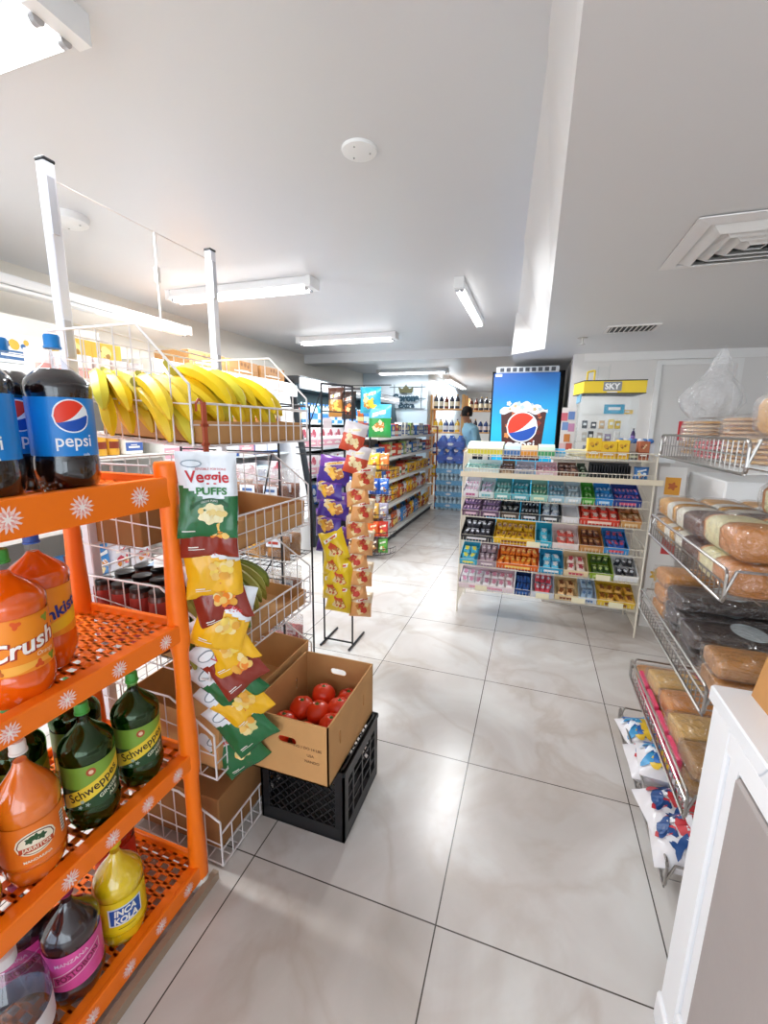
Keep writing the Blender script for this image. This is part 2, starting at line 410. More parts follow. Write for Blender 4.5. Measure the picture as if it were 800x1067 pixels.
t = thing('ceiling_vent', 'small slatted air vent in the lowered ceiling near the wall', 'vent', (.57, 3.55, ZS))
b = mb(mat('#e8e4e2', .45)); b.box(-.16,-.12,-.008,.16,-.10,0).box(-.16,.10,-.008,.16,.12,0).box(-.16,-.1,-.008,-.14,.1,0).box(.14,-.1,-.008,.16,.1,0); b.build('frame', t)
mb(mat('#3b3b3d', .7)).box(-.14,-.1,-.003,.14,.1,-.0005).build('throat', t)
for k in range(9): mb(mat('#dcd8d4', .45)).box(-.003,-.1,-.014,.003,.1,0, Matrix.Translation((-.125+k*.031,0,0)) @ Matrix.Rotation(.5,4,'Y')).build('slat', t)

# ------------------------------------------------------------------ orange plastic shelf with the soda bottles
OX, OY0, OY1, OXB = -.865, .10, .885, -1.27
shelf = thing('plastic_shelf', 'bright orange plastic shelving unit full of soda bottles at lower left', 'shelf', (OX, OY1, 0))
def L(x, y, z): return (x-OX, y-OY1, z)
TIERS = [1.285, .885, .485, .095]; RH = [.075, .05, .05, .055]
def post(x, y):
    b = mb(ORANGE); z0 = .04
    segs = [(z0,.095),(.095,.485),(.485,.885),(.885,1.30)]
    for i, (a, c) in enumerate(segs):
        ro, rb = (.027, .021) if i else (.027, .027)
        rings = []
        for z, r in ((a, ro), (a+.05, ro*.98), ((a+c)/2, rb), (c-.10, rb*1.0), (c-.06, ro), (c, ro)) if i else ((a, ro), (c, ro)):
            rings.append([(x-OX+r*cos(2*pi*k/14), y-OY1+r*sin(2*pi*k/14), z) for k in range(14)])
        b.loft(rings)
    b.lathe([(.027,1.30),(.0275,1.315),(.024,1.322),(0.001,1.323)], (x-OX, y-OY1, 0), 14, False, False)
    o = b.build('post', shelf, smooth=True)
    mb(mat('#e6e2dc', .5)).lathe([(.024,0),(.029,.004),(.027,.045)], (x-OX, y-OY1, 0), 16).build('foot', o, smooth=True)
for x in (OX-.02, OXB+.02):
    for y in (OY1-.02, OY0+.02): post(x, y)
def starburst(b, mp, r):
    b.use(mat('#ffd9d0', .5)).shape(blob2d(r, 14, .5), mp(.0006))
    b.use(mat('#f7a79c', .5)).shape(blob2d(r*.62, 9, .55, ph=1), mp(.001))
    b.use(mat('#fff0ea', .5)).shape(blob2d(r*.4, 7, .6, ph=2), mp(.0014))
for ti, (zt, rh) in enumerate(zip(TIERS, RH)):
    d = mb(ORANGE); zd = zt-.022
    x0, x1, y0, y1 = OXB, OX, OY0, OY1; g = .026
    # rim
    d.cbox(*L(x1-.012, y0, zt-rh), *L(x1, y1, zt), c=.003); d.cbox(*L(x0, y0, zt-rh), *L(x0+.012, y1, zt), c=.003)
    d.cbox(*L(x0+.012, y1-.012, zt-rh), *L(x1-.012, y1, zt), c=.003); d.cbox(*L(x0+.012, y0, zt-rh), *L(x1-.012, y0+.012, zt), c=.003)
    d.box(*L(x1-.035, y0+.012, zt-.006), *L(x1-.012, y1-.012, zt-.002)); 
    # slotted deck: long bars across with short staggered bridges
    n = 26; st = (y1-y0-.024)/n
    for k in range(n+1):
        y = y0+.012+k*st; d.box(*L(x0+.012, y-.006, zd-.004), *L(x1-.012, y+.006, zd))
    for k in range(n):
        y = y0+.012+k*st
        for j in range(9):
            x = x0+.012+(x1-x0-.024)*(j+(.5 if k % 2 else 0.0))/9
            d.box(*L(x-.008, y, zd-.004), *L(x+.008, y+st, zd))
    deck = d.build('tier', shelf)
    ys = {0: (.765, .625, .49), 1: (.80, .665, .545, .44), 2: (.80, .70, .60, .50), 3: (.80, .70, .60, .50)}[ti]
    for y in ys:
        s = MB(); zc = zt-rh/2; rr = .021 if ti else .027
        starburst(s, lambda e, yy=y, zz=zc: (lambda a, c: (e, yy-OY1+a, zz+c)), rr)
        tag(s.build('sticker', deck), 'pale pink starburst print')

# bottles ---------------------------------------------------------------
def bottle(name, H, R, liquid, capc, label_fn, lab0, lab1, fill=.84, liq_trans=.25, shell=CLEAR, ribs=5, cap_r=.0145, shoulder=.62, glassy=None, label_col=None):
    t = thing(name, '', 'soda bottle')
    nk = .0125
    prof = [(R*.62,.0),(R*.8,.004),(R*.97,.03),(R,.055),(R*.985,lab0-.008),(R*.955,lab0),(R*.955,lab1),(R*.99,lab1+.008),(R*.99,lab1+.02)]
    zs = lab1+.02; zn = H-.045
    for k in range(1, 11):
        u = k/10; prof.append((nk+(R*.99-nk)*(.5+.5*cos(pi*u))**.72, zs+(zn-zs)*(u*.94+.06*u*u)))
    sq = lambda r, z, a: r*(1-.10*max(0, 1-z/.05)*abs(sin(ribs*a/2)))
    def clip(p, z1):
        o = []
        for i, (r, z) in enumerate(p):
            if z <= z1: o.append((r-.0012, z+.001 if i == 0 else z))
            else:
                r0, z0 = p[i-1]; k = (z1-z0)/(z-z0); o.append((r0+(r-r0)*k-.0012, z1)); break
        return o
    mb(liquid).lathe(clip(prof, H*fill), n=30, squash=sq).build('liquid', t, True)
    mb(shell).lathe(prof+[(nk,H-.02),(nk*1.0,H-.019)], n=30, cap0=True, cap1=False, squash=sq).build('shell', t, True)
    c = mb(capc); kn = lambda r, z, a: r*(1+.035*(1 if int(a*40/(2*pi)) % 2 else 0)*(z < -.003))
    c.lathe([(cap_r*1.1,H-.027),(cap_r*1.1,H-.023),(cap_r,H-.022),(cap_r,H-.004),(cap_r*.88,H)], n=32); c.build('cap', t, True)
    l = MB(); l.use(label_col); l.lathe([(R*.962, lab0+.001),(R*.964,lab0+.002),(R*.964,lab1-.002),(R*.962,lab1-.001)], n=40, cap0=False, cap1=False)
    if label_fn: label_fn(l, R*.964, (lab0+lab1)/2)
    l.build('label', t, True)
    return Proto(t)
def mpf(R, zc, x0=0.0, dz=0.0): return lambda e: cylmap(R+e, zc+dz, x0)
def lab_pepsi(l, R, zc):
    globe(l, .031, mpf(R, zc, 0, .022), 0, 0)
    l.use(mat('#f4f6fa', .4)).shape(text2d('pepsi', .026, bold=.012, slice_=.006, width=.066), mpf(R, zc, .0, -.032)(.0012))
    l.shape(text2d('cola', .006, bold=.01, slice_=.006), mpf(R, zc, .02, -.056)(.0012))
def lab_crush(l, R, zc):
    l.use(mat('#ffb648', .4)).shape(span2d(-.085, .085, lambda x: -.05+.004*sin(x*60), lambda x: -.036, 20), mpf(R, zc)(.0006))
    for (x, z, c) in ((-.05,.036,'#7f9a2a'),(.045,.042,'#8ba33a'),(-.01,.045,'#e8591a'),(.05,-.042,'#7f9a2a'),(-.045,-.044,'#c2661c'),(.02,-.046,'#e04f10')):
        l.use(mat(c, .5)).shape(blob2d(.010, 3, .5, x, z, 24, x*90), mpf(R, zc)(.0009))
    l.use(mat('#b2350c', .4)).shape(text2d('Crush', .034, .25, .055, .006, .125, .16), mpf(R, zc, .003, -.0015)(.0010))
    l.use(mat('#fdf6ee', .4)).shape(text2d('Crush', .034, .25, .022, .006, .12, .16), mpf(R, zc)(.0018))
    l.use(mat('#fff0d8', .4)).shape(text2d('Orange', .009, .2, .0, .006), mpf(R, zc, .036, -.026)(.0018))
def lab_sunkist(l, R, zc):
    l.use(mat('#f6c21a', .4)).shape(span2d(-.06, .06, lambda x: -.045+x*.2, lambda x: -.02+x*.35, 16), mpf(R, zc)(.0006))
    l.use(mat('#26308a', .4)).shape(text2d('Sunkist', .028, .2, .03, .006, .115, .3), mpf(R, zc)(.0014))
def lab_schw(l, R, zc):
    l.use(mat('#7fa63a', .4)).shape(span2d(-.1, .1, lambda x: .0, lambda x: .056, 24), mpf(R, zc)(.0004))
    l.use(mat('#f2d23a', .4)).shape(span2d(-.072, .075, lambda x: -.026+.42*x, lambda x: .012+.42*x, 24), mpf(R, zc)(.0008))
    l.use(mat('#3a2410', .4)).shape(text2d('Schweppes', .022, .1, .014, .006, .118, .40), mpf(R, zc, 0, -.006)(.0014))
    l.use(mat('#b5532e', .4)).shape(disc2d(.010, -.004, .038), mpf(R, zc)(.001)); l.use(mat('#e9c9a8', .4)).shape(disc2d(.005, -.004, .038), mpf(R, zc)(.0014))
    l.use(mat('#dfe8cf', .4)).shape(text2d('GINGER', .010, .1, .02, .006, None, .35), mpf(R, zc, .030, -.026)(.001))
    l.shape(text2d('ALE', .010, .1, .02, .006, None, .35), mpf(R, zc, .038, -.040)(.001))
    for (x, z) in ((-.028,-.034),(-.018,-.044),(-.034,-.048)): l.use(mat('#9fb8b0', .4)).shape(blob2d(.006, 5, .6, x, z, 20), mpf(R, zc)(.001))
def lab_jarr(l, R, zc):
    l.use(mat('#f5ead2', .4)).shape(disc2d(.036, 0, .004, ry=.027), mpf(R, zc)(.0006))
    l.use(mat('#7d2f14', .4)).shape(disc2d(.033, 0, .004, ry=.024), mpf(R, zc)(.0010)); l.use(mat('#f5ead2', .4)).shape(disc2d(.031, 0, .004, ry=.022), mpf(R, zc)(.0014))
    for x, z in ((-.01,.014),(.0,.017),(.011,.013)): l.use(mat('#27522c', .4)).shape(blob2d(.009, 5, .4, x, z, 20), mpf(R, zc)(.0018))
    l.use(mat('#c2471b', .4)).shape(rect2d(-.03, -.012, .03, .0, 10), mpf(R, zc)(.0020)); l.use(mat('#f5ead2', .4)).shape(text2d('JARRITOS', .008, 0, .02, .006, .05), mpf(R, zc, 0, -.006)(.0026))
    l.shape(text2d('MANDARINA', .006, 0, .02, .006), mpf(R, zc, 0, -.034)(.001))
    l.use(mat('#f3efe8', .4)).shape(rect2d(.05, -.02, .062, .03, 2), mpf(R, zc)(.001))
    for k in range(6): l.use(mat('#222222', .4)).shape(rect2d(.051, -.017+k*.008, .061, -.014+k*.008, 2), mpf(R, zc)(.0014))
def lab_inca(l, R, zc):
    l.use(mat('#dfe6ee', .4)).shape(rect2d(-.040, -.024, .040, .030, 12), mpf(R, zc)(.0006)); l.use(mat('#1f57a8', .4)).shape(rect2d(-.036, -.020, .036, .026, 12), mpf(R, zc)(.0010))
    l.use(mat('#f2f2ea', .4)).shape(text2d('INCA', .018, .1, .04, .006, .052), mpf(R, zc, 0, .014)(.0016))
    l.shape(text2d('KOLA', .018, .1, .04, .006, .056), mpf(R, zc, 0, -.009)(.0016))
    l.use(mat('#8a7a18', .4)).shape(rect2d(-.02, -.036, .02, -.034, 6), mpf(R, zc)(.001))
def lab_post(l, R, zc):
    l.use(mat('#f3d3e2', .4)).shape(text2d('MANZANA', .010, .1, .01, .006, None, .12), mpf(R, zc, -.01, .030)(.001))
    l.use(mat('#f6d9e6', .4)).shape(span2d(-.052, .052, lambda x: -.016+.35*x, lambda x: .012+.35*x, 14), mpf(R, zc)(.0006))
    l.use(mat('#d94a94', .4)).shape(span2d(-.050, .050, lambda x: -.014+.35*x, lambda x: .010+.35*x, 14), mpf(R, zc)(.0010))
    l.use(mat('#7a1440', .4)).shape(text2d('POSTOBON', .016, 0, .02, .006, .092, .33), mpf(R, zc, 0, -.002)(.0014))
COLA = mat('#1c0d0a', .12, coat=1.0); SODA = mat('#ff6604', .12, coat=.8); GREENB = glossclear('green_plastic', '#9fc48a', .05, .5); GINGER = mat('#26401c', .15, coat=1)
YELL = mat('#ffd81a', .12, coat=1); JAR = mat('#ff7f1c', .15, coat=1)
P_pep = bottle('soda_bottle', .33, .062, COLA, mat('#1f86d2', .35), lab_pepsi, .085, .205, .79, label_col=mat('#0d83d6', .35))
P_cru = bottle('soda_bottle', .315, .064, SODA, mat('#3f9a3c', .35), lab_crush, .075, .19, .86, label_col=mat('#f8901c', .35))
P_sun = bottle('soda_bottle', .32, .062, SODA, mat('#2b56b4', .35), lab_sunkist, .085, .20, .86, label_col=mat('#f79a1e', .35))
P_sch = bottle('soda_bottle', .315, .058, GINGER, mat('#3f9a3c', .35), lab_schw, .07, .185, .84, shell=GREENB, label_col=mat('#1e4a2a', .35))
P_jar = bottle('soda_bottle', .315, .060, JAR, mat('#efece6', .4), lab_jarr, .06, .155, .9, label_col=mat('#f07a22', .35))
P_inc = bottle('soda_bottle', .30, .060, YELL, mat('#d8c026', .35), lab_inca, .06, .155, .9, label_col=mat('#f3d21c', .35))
P_pos = bottle('soda_bottle', .30, .060, mat('#2a0f14', .12, coat=1), mat('#8a1848', .35), lab_post, .065, .165, .86, label_col=mat('#e0529c', .35))
P_red = bottle('soda_bottle', .28, .055, mat('#c21c10', .12, coat=1), mat('#c21c10', .35), None, .06, .14, .9, label_col=mat('#d03a2c', .35))
zt = [z-.022 for z in TIERS]; RZ = radians(66)
for x, y, l in ((-.955,.67,'dark cola bottle with blue label, nearest the orange post on the top tier'),(-.955,.515,'dark cola bottle with blue label, cut by the left photo edge on top tier'),
                (-1.10,.66,'blue-capped cola bottle behind the front pair on the top tier'),(-1.11,.50,'cola bottle in the back row of the top tier, far left')):
    P_pep.place((x, y, zt[0]), radians(72 if y > .6 else 62), l)
for x, y, l in ((-.955,.518,'green-capped orange soda bottle at the front of the second tier'),): P_cru.place((x, y, zt[1]), radians(76), l)
for x, y, l in ((-1.03,.622,'blue-capped orange soda bottle behind the green-capped one on second tier'),(-1.13,.47,'orange soda bottle in the back row of the second tier')): P_sun.place((x, y, zt[1]), radians(80), l)
for x, y, l in ((-.955,.765,'green ginger ale bottle on third tier, the one nearer the corner post'),(-.955,.63,'green ginger ale bottle on third tier, the one beside the orange mandarin soda'),
                (-1.09,.70,'green ginger ale bottle behind the front pair on third tier'),(-1.09,.56,'green ginger ale bottle at the back behind the mandarin soda')): P_sch.place((x, y, zt[2]), radians(62), l)
P_jar.place((-.955,.495,zt[2]), radians(66), 'orange mandarin soda bottle with white cap and oval label on third tier')
P_jar.place((-1.09,.42,zt[2]), radians(66), 'orange mandarin soda bottle in the back row of third tier')
P_inc.place((-.955,.365,zt[2]), radians(78), 'yellow soda bottle with blue emblem at the left edge of the third tier')
P_inc.place((-.95,.66,zt[3]), radians(62), 'yellow soda bottle with blue emblem on the bottom tier')
P_pos.place((-.95,.535,zt[3]), radians(62), 'pink-labelled dark soda bottle at the front of the bottom tier')
P_pos.place((-1.06,.50,zt[3]), radians(40), 'pink-labelled soda bottle behind the other pink one on bottom tier')
P_red.place((-1.09,.76,zt[3]), 0, 'red soda bottle at the back of the bottom tier')
# clear water jug
t = thing('water_jug', 'clear plastic jug with moulded rings at the bottom left corner', 'jug', (-.945, .405, zt[3]), radians(60))
b = mb(glossclear('jug_plastic', '#eef0f6', .12, .5)); R = .065
prof = [(R*.7,0),(R*.95,.008)]
for k in range(7): prof += [(R,.02+k*.02),(R*.95,.03+k*.02)]
prof += [(R,.165),(R*.9,.20),(R*.6,.235),(.024,.255),(.02,.262),(.02,.275)]
b.lathe(prof, n=28, cap1=False).build('shell', t, True)
mb(mat('#d8d4d6', .4)).lathe([(.022,.262),(.022,.285),(.018,.288)], n=20).build('cap', t, True)
l = mb(mat('#e7e2e4', .5)).lathe([(R*1.01,.07),(R*1.01,.13)], n=28, cap0=False, cap1=False); l.use(mat('#b9d8e8', .5)).shape(blob2d(.028,4,.4), cylmap(R*1.02,.1)); l.build('label', t, True)
mb(glossclear('still_water', '#dfe8f2', .05, .2)).lathe([(R*.68,.002),(R*.92,.01),(R*.93,.15),(R*.9,.17)], n=24).build('water', t, True)
# ------------------------------------------------------------------ white wire produce rack
RX0, RX1, RY0, RY1 = -1.335, -.85, .93, 1.545
rack = thing('produce_rack', 'white wire produce rack with tall posts and tilted baskets of bananas', 'rack', (-1.09, 1.24, 0))
rl = lambda x, y, z: (x+1.09, y-1.24, z)
def square_post(y, label):
    b = mb(mat('#e9e9f2', .35)); x = -1.30
    b.cbox(*rl(x-.016, y-.016, 0), *rl(x+.016, y+.016, 2.10), c=.003)
    b.use(mat('#c9c9d2', .35)).box(*rl(x+.016, y-.016, 1.92), *rl(x+.022, y+.004, 2.06)).box(*rl(x+.016, y-.016, 1.60), *rl(x+.022, y+.004, 1.70))
    o = b.build('post', rack)
    mb(mat('#26262a', .5)).cbox(*rl(x-.017, y-.017, 2.10), *rl(x+.017, y+.017, 2.108), c=.002).build('cap', o)
square_post(.955, ''); square_post(1.59, '')
mb(WIRE).rod(rl(-1.29,.96,2.06), rl(-1.29,1.59,2.06), .0022).build('top_wire', rack)
mb(WIRE).rod(rl(-1.29,.96,1.70), rl(-1.29,1.59,1.68), .0035).build('middle_wire', rack)
mb(WIRE).rod(rl(-1.29,1.30,2.06), rl(-1.29,1.30,1.74), .004).box(*rl(-1.297,1.293,1.90), *rl(-1.283,1.307,1.95)).build('hanging_rod', rack)
def wire_basket(zb, hf, hr, tilt=.03, base=0.0, y0=RY0, y1=RY1, xf=RX1, xr=RX0, corner=.16):
    """front height hf, rear height hr; side panels run level then slope down to the front"""
    b = MB(); b.use(WIRE); zr = zb+tilt
    dx = xf-xr
    zat = lambda x: zb+tilt*(xf-x)/dx
    def topz(x):
        d = xf-x
        return zb+hf+.045+(zr+hr-zb-hf-.045)*min(1, d/corner)
    R1, R2 = .0034, .0021
    # floor grid
    for k in range(9):
        x = xr+dx*k/8; b.rod(rl(x, y0, zat(x)), rl(x, y1, zat(x)), R2, 5)
    for k in range(16):
        y = y0+(y1-y0)*k/15; b.rod(rl(xf, y, zb), rl(xr, y, zr), R2, 5)
    # front panel
    n = 12
    b.rod(rl(xf, y0, zb), rl(xf, y1, zb), R1); b.rod(rl(xf, y0, zb+hf), rl(xf, y1, zb+hf), R1); b.rod(rl(xf, y0, zb+hf*.5), rl(xf, y1, zb+hf*.5), R2, 5)
    for k in range(n+1):
        y = y0+(y1-y0)*k/n; b.rod(rl(xf, y, zb), rl(xf, y, zb+hf+(.045 if k in (0, n) else 0)), R2 if 0 < k < n else R1, 5)
    # rear panel
    for q in (0, .33, .66, 1.0): b.rod(rl(xr, y0, zr+hr*q), rl(xr, y1, zr+hr*q), R1 if q in (0, 1.0) else R2, 5)
    for k in range(n+1):
        y = y0+(y1-y0)*k/n; b.rod(rl(xr, y, zr), rl(xr, y, zr+hr), R2, 5)
    # side panels
    for y in (y0, y1):
        b.rod(rl(xf, y, topz(xf)), rl(xf-corner, y, topz(xf-corner)), R1); b.rod(rl(xf-corner, y, topz(xf-corner)), rl(xr, y, topz(xr)), R1)
        for k in range(9):
            x = xr+dx*k/8; b.rod(rl(x, y, zat(x)), rl(x, y, topz(x)), R2 if k else R1, 5)
        for q in (.0, .38, .75):
            xe = xf if q < .5 else xf-corner*.55
            b.rod(rl(xe, y, zat(xe)+q*hr*(1 if q < .5 else .85)+.002), rl(xr, y, zr+q*hr), R2, 5)
    return b.build('basket', rack)
BK = [(1.357, .115, .285), (1.02, .118, .25), (.675, .12, .24), (.335, .11, .22), (.012, .12, .20)]
for z, hf, hr in BK: wire_basket(z, hf, hr)
# --- trays and boxes lying in the baskets
def open_box(name, label, x0, y0, z0, x1, y1, z1, th=.004, m=CARD, group=None, holes=None, tilt=None, cat='box'):
    cx, cy = (x0+x1)/2, (y0+y1)/2; t = thing(name, label, cat, (cx, cy, z0), 0, group)
    w, d, h = (x1-x0)/2, (y1-y0)/2, z1-z0
    mb(m).box(-w, -d, 0, w, d, th).build('bottom', t)
    for s_ in (-1, 1):
        mb(m).box(s_*w, -d, 0, s_*(w-th), d, h).build('side', t); mb(m).box(-w+th, s_*d, 0, w-th, s_*(d-th), h).build('side', t)
    if tilt: t.rotation_euler = tilt
    return t
Tt = (0, .062, 0)
open_box('cardboard_tray', 'shallow cardboard tray under the yellow bananas in the top basket', -1.25, 1.00, 1.372, -.865, 1.53, 1.437, tilt=Tt)
t = open_box('cardboard_box', 'open cardboard box lying in the second basket of the white rack', -1.24, 1.09, 1.035, -.865, 1.53, 1.13, tilt=Tt)
mb(CARDD).box(-.17, .10, .095, -.155, .19, .18).build('flap', t); mb(CARDD).box(-.187, -.21, .095, -.18, .21, .17).build('flap', t)
open_box('cardboard_tray', 'cardboard tray under the green plantains in the third basket', -1.24, .97, .69, -.865, 1.53, .75, tilt=Tt)
t = open_box('cardboard_box', 'wide open cardboard box in the fourth basket behind the tomatoes', -1.25, .96, .35, -.865, 1.53, .52, tilt=Tt)
t = thing('cardboard_box', 'closed brown cardboard box lying in the lowest basket by the floor', 'box', (-1.08, 1.22, .03))
mb(CARDD).cbox(-.18, -.26, 0, .2, .28, .19, .004).build('body', t); mb(mat('#b59a78', .4)).box(-.18, -.03, .19, .2, .03, .1905).build('tape', t)
# --- bananas
def banana(b, L_, r, bend, T, col, tip, stem):
    n = 9; pts = []; rad = []
    for k in range(n+1):
        u = k/n; a = bend*u; x = L_/bend*sin(a); z = -L_/bend*(1-cos(a)); pts.append(T @ Vector((x, 0, z)))
        rad.append(r*(.32 if k == 0 else .55 if k == 1 else 1.0 if k < n-1 else .72 if k < n else .22))
    b.use(col).tube(pts, rad, 6)
def bunch(nb, cols, L_=.2, spread=1.0, rows=2, r=.02):
    t = thing('banana_bunch', '', 'bananas')
    for rw in range(rows):
        for i in range(nb):
            q = (i/(nb-1)-.5)
            a = spread*q+rw*.10
            T = Matrix.Translation((0, .055*q*1.6, .168-.026*rw-.008*abs(q))) @ Matrix.Rotation(a, 4, 'Z') @ Matrix.Rotation(-.02+.20*rw+random.uniform(-.05, .05), 4, 'Y')
            b = MB(); banana(b, L_*random.uniform(.95, 1.06), r, 1.15, T, random.choice(cols), None, None)
            b.build('banana', t, True)
    b = mb(mat('#a8a03c', .7)); b.tube([(.0,-.05,.156),(-.012,0,.166),(.0,.05,.156)], .014, 8).rod((-.012,0,.165),(-.03,0,.190),.011,8,.008); b.build('crown', t, True)
    return t
YB = [mat('#f7d31e', .42, noise=.06, nscale=8), mat('#f2d024', .42, noise=.06, nscale=8), mat('#dfd23a', .42, noise=.1, nscale=8)]
GB = [mat('#8c9a3a', .5, noise=.2, nscale=8), mat('#a9a84a', .5, noise=.2, nscale=8), mat('#6f8232', .5, noise=.2, nscale=8)]
PB = Proto(bunch(6, YB, .21, 1.25, 2, .021)); PB2 = Proto(bunch(5, YB, .22, 1.0, 2, .0215)); PG = Proto(bunch(5, GB, .21, .9))
for pr, x, y, z, rz, l in ((PB, -1.20, 1.00, 1.385, .0, 'yellow banana bunch nearest the camera behind the wire side panel'),
    (PB2, -1.06, 1.00, 1.372, .15, 'yellow banana bunch at the near front corner of the top basket'),
    (PB2, -1.07, 1.12, 1.415, .65, 'yellow banana bunch with green-tinged stems in the middle of the top basket'),
    (PB, -1.07, 1.24, 1.41, .6, 'yellow banana bunch second from the far end of the top basket'),
    (PB2, -1.06, 1.36, 1.40, .55, 'yellow banana bunch at the far end of the top basket'),
    (PB, -1.24, 1.28, 1.40, .5, 'yellow banana bunch at the rear of the top basket'),
    (PG, -1.12, 1.33, .71, .3, 'green plantain bunch at the far end of the third basket'),
    (PG, -1.10, 1.16, .71, .2, 'green plantain bunch in the middle of the third basket'),
    (PG, -1.02, 1.05, .70, -.2, 'green plantain bunch near the snack strip in the third basket')):
    pr.place((x, y, z), rz, l)
# jars and packets in the baskets seen past the orange post
def jar(name, r, h, body, lid, lab, cat='jar'):
    t = thing(name, '', cat)
    mb(body).lathe([(r*.9,0),(r,.006),(r,h*.78),(r*.85,h*.86)], n=20).build('body', t, True)
    mb(lid).lathe([(r*.9,h*.86),(r*.92,h*.87),(r*.92,h*.99),(r*.86,h)], n=24).build('lid', t, True)
    mb(lab).lathe([(r*1.01,h*.15),(r*1.01,h*.7)], n=20, cap0=False, cap1=False).build('label', t, True)
    return Proto(t)
PJ = jar('food_jar', .033, .10, mat('#5a2618', .3), mat('#202022', .35), mat('#b23a30', .5))
for i, y in enumerate((.965, 1.04, 1.115, 1.19)):
    for j, x in enumerate((-1.285, -1.21, -1.135, -1.06)*2): PJ.place((x+(.01 if j > 3 else 0), y, .725-.003*(j % 4)+(.101 if j > 3 else 0)), 0, 'black-lidded food jar in the third basket of the white rack', 'black-lidded food jars in the third basket')
t = thing('paper_flyer', 'white and blue paper flyers lying over the jars in the third basket', 'paper', (-1.16, 1.19, .932))
for k in range(3): mb(mat(['#e8eef4','#a8c4dc','#f4f4f4'][k], .6)).loft([[(-.10,-.07,.0+.003*k),(.10,-.07,.004+.003*k),(.10,.07,.012+.003*k),(-.10,.07,.006+.003*k)],[(-.10,-.07,.001+.003*k),(.10,-.07,.005+.003*k),(.10,.07,.013+.003*k),(-.10,.07,.007+.003*k)]], T=Matrix.Rotation(.4*k, 4, 'Z')).build('sheet', t)
t = thing('cardboard_box', 'closed cardboard carton at the rear near end of the second basket', 'box', (-1.20, 1.02, 1.045))
mb(CARDD).cbox(-.11, -.055, 0, .10, .03, .17, .003).build('body', t); mb(mat('#b59a78', .4)).box(-.11, -.02, .17, .10, .0, .1705).build('tape', t)
# --- black milk crate
crate = thing('milk_crate', 'black plastic milk crate on the floor under the tomato box', 'crate', (-.68, 1.306, 0))
BL = mat('#15161a', .38); hw = .165; H_ = .28
b = mb(BL); b.cbox(-hw, -hw, 0, hw, hw, .012, .004); b.build('base', crate)
for s_ in range(4):
    T = Matrix.Rotation(s_*pi/2, 4, 'Z'); b = mb(BL)
    b.box(-hw, -hw, .0, hw, -hw+.008, .055, T); b.box(-hw, -hw, H_-.05, hw, -hw+.008, H_, T); b.box(-hw, -hw-.004, H_-.014, hw, -hw+.014, H_, T)
    for x in (-hw, hw-.035): b.box(x, -hw, .05, x+.035, -hw+.008, H_-.05, T)
    if s_ % 2 == 0:
        n = 7
        for k in range(-n, n+1):          # diagonal lattice
            for sg in (-1, 1):
                x = k*.034; pts = []
                for q in range(25):
                    z = .05+(H_-.1)*q/24; xx = x+sg*(z-.14)
                    if abs(xx) < hw-.03: pts.append((xx, z))
                if len(pts) > 1:
                    (xa, za), (xb, zb) = pts[0], pts[-1]
                    b.loft([[(xa-.003,-hw+.001,za),(xa+.003,-hw+.001,za),(xa+.003,-hw+.006,za),(xa-.003,-hw+.006,za)],[(xb-.003,-hw+.001,zb),(xb+.003,-hw+.001,zb),(xb+.003,-hw+.006,zb),(xb-.003,-hw+.006,zb)]], T=T)
    else:
        for x in (-.085, 0, .085): b.box(x-.006, -hw, .05, x+.006, -hw+.008, H_-.05, T)
        for z in (.10, .15, .20): b.box(-hw+.03, -hw+.001, z-.004, hw-.03, -hw+.007, z+.004, T)
    b.build('side', crate)
# --- tomato box
tb = thing('tomato_box', 'open cardboard produce box of tomatoes standing on the black crate', 'box', (-.685, 1.27, H_))
TW, TD, TH = .148, .20, .215
def holed(b, w0, w1, h, holes, T, th=.005):
    """board from w0..w1, 0..h in local xz with rounded slot holes (cx, cz, halfw, halfh), split in columns"""
    xs = sorted(set([w0, w1]+[x for (cx, cz, a, c) in holes for x in [cx+a*cos(pi*k/10) for k in range(11)]]))
    for xa, xb in zip(xs, xs[1:]):
        xm = (xa+xb)/2; hit = None
        for hl in holes:
            if abs(xm-hl[0]) < hl[2]: hit = hl
        if hit:
            cx, cz, a, c = hit
            def ex(x):
                u = max(0, abs(x-cx)-(a-min(a, c)))/min(a, c); return c*sqrt(max(0, 1-min(1, u)**2)) if a >= c else c-min(a, c)+min(a, c)*sqrt(max(0, 1-(abs(x-cx)/a)**2))
            ea, eb = ex(xa), ex(xb)
            for (p0, p1, q0, q1) in ((0, 0, cz-ea, cz-eb), (cz+ea, cz+eb, h, h)):
                R0_ = [(xa,0,p0),(xa,th,p0),(xa,th,q0),(xa,0,q0)]; R1_ = [(xb,0,p1),(xb,th,p1),(xb,th,q1),(xb,0,q1)]
                b.loft([R0_, R1_], T=T)
        else: b.loft([[(xa,0,0),(xa,th,0),(xa,th,h),(xa,0,h)],[(xb,0,0),(xb,th,0),(xb,th,h),(xb,0,h)]], T=T)
for sgn in (0, 1):
    T = Matrix.Rotation(sgn*pi, 4, 'Z') @ Matrix.Translation((0, -TD, 0)); b = mb(CARD)
    holed(b, -TW, TW, TH, [(0, .15 if sgn else .135, .034, .013)], T)
    o = b.build('end_panel', tb)
    if sgn == 0:
        s_ = mb(mat('#6b4a2c', .8))
        for txt, x, z in (('NO.1 DO 14 LBS', .075, .125), ('USA', .085, .10), ('NANDO', .09, .078)):
            s_.shape(text2d(txt, .010, 0, .01), flatmap(x, -TD-.0008, z))
        s_.build('printed_text', o)
    T = Matrix.Rotation(pi/2+sgn*pi, 4, 'Z') @ Matrix.Translation((0, -TW, 0)); b = mb(CARD)
    holed(b, -TD, TD, TH, [(-.11, .12, .006, .024), (.10, .12, .006, .024)], T); b.build('side_panel', tb)
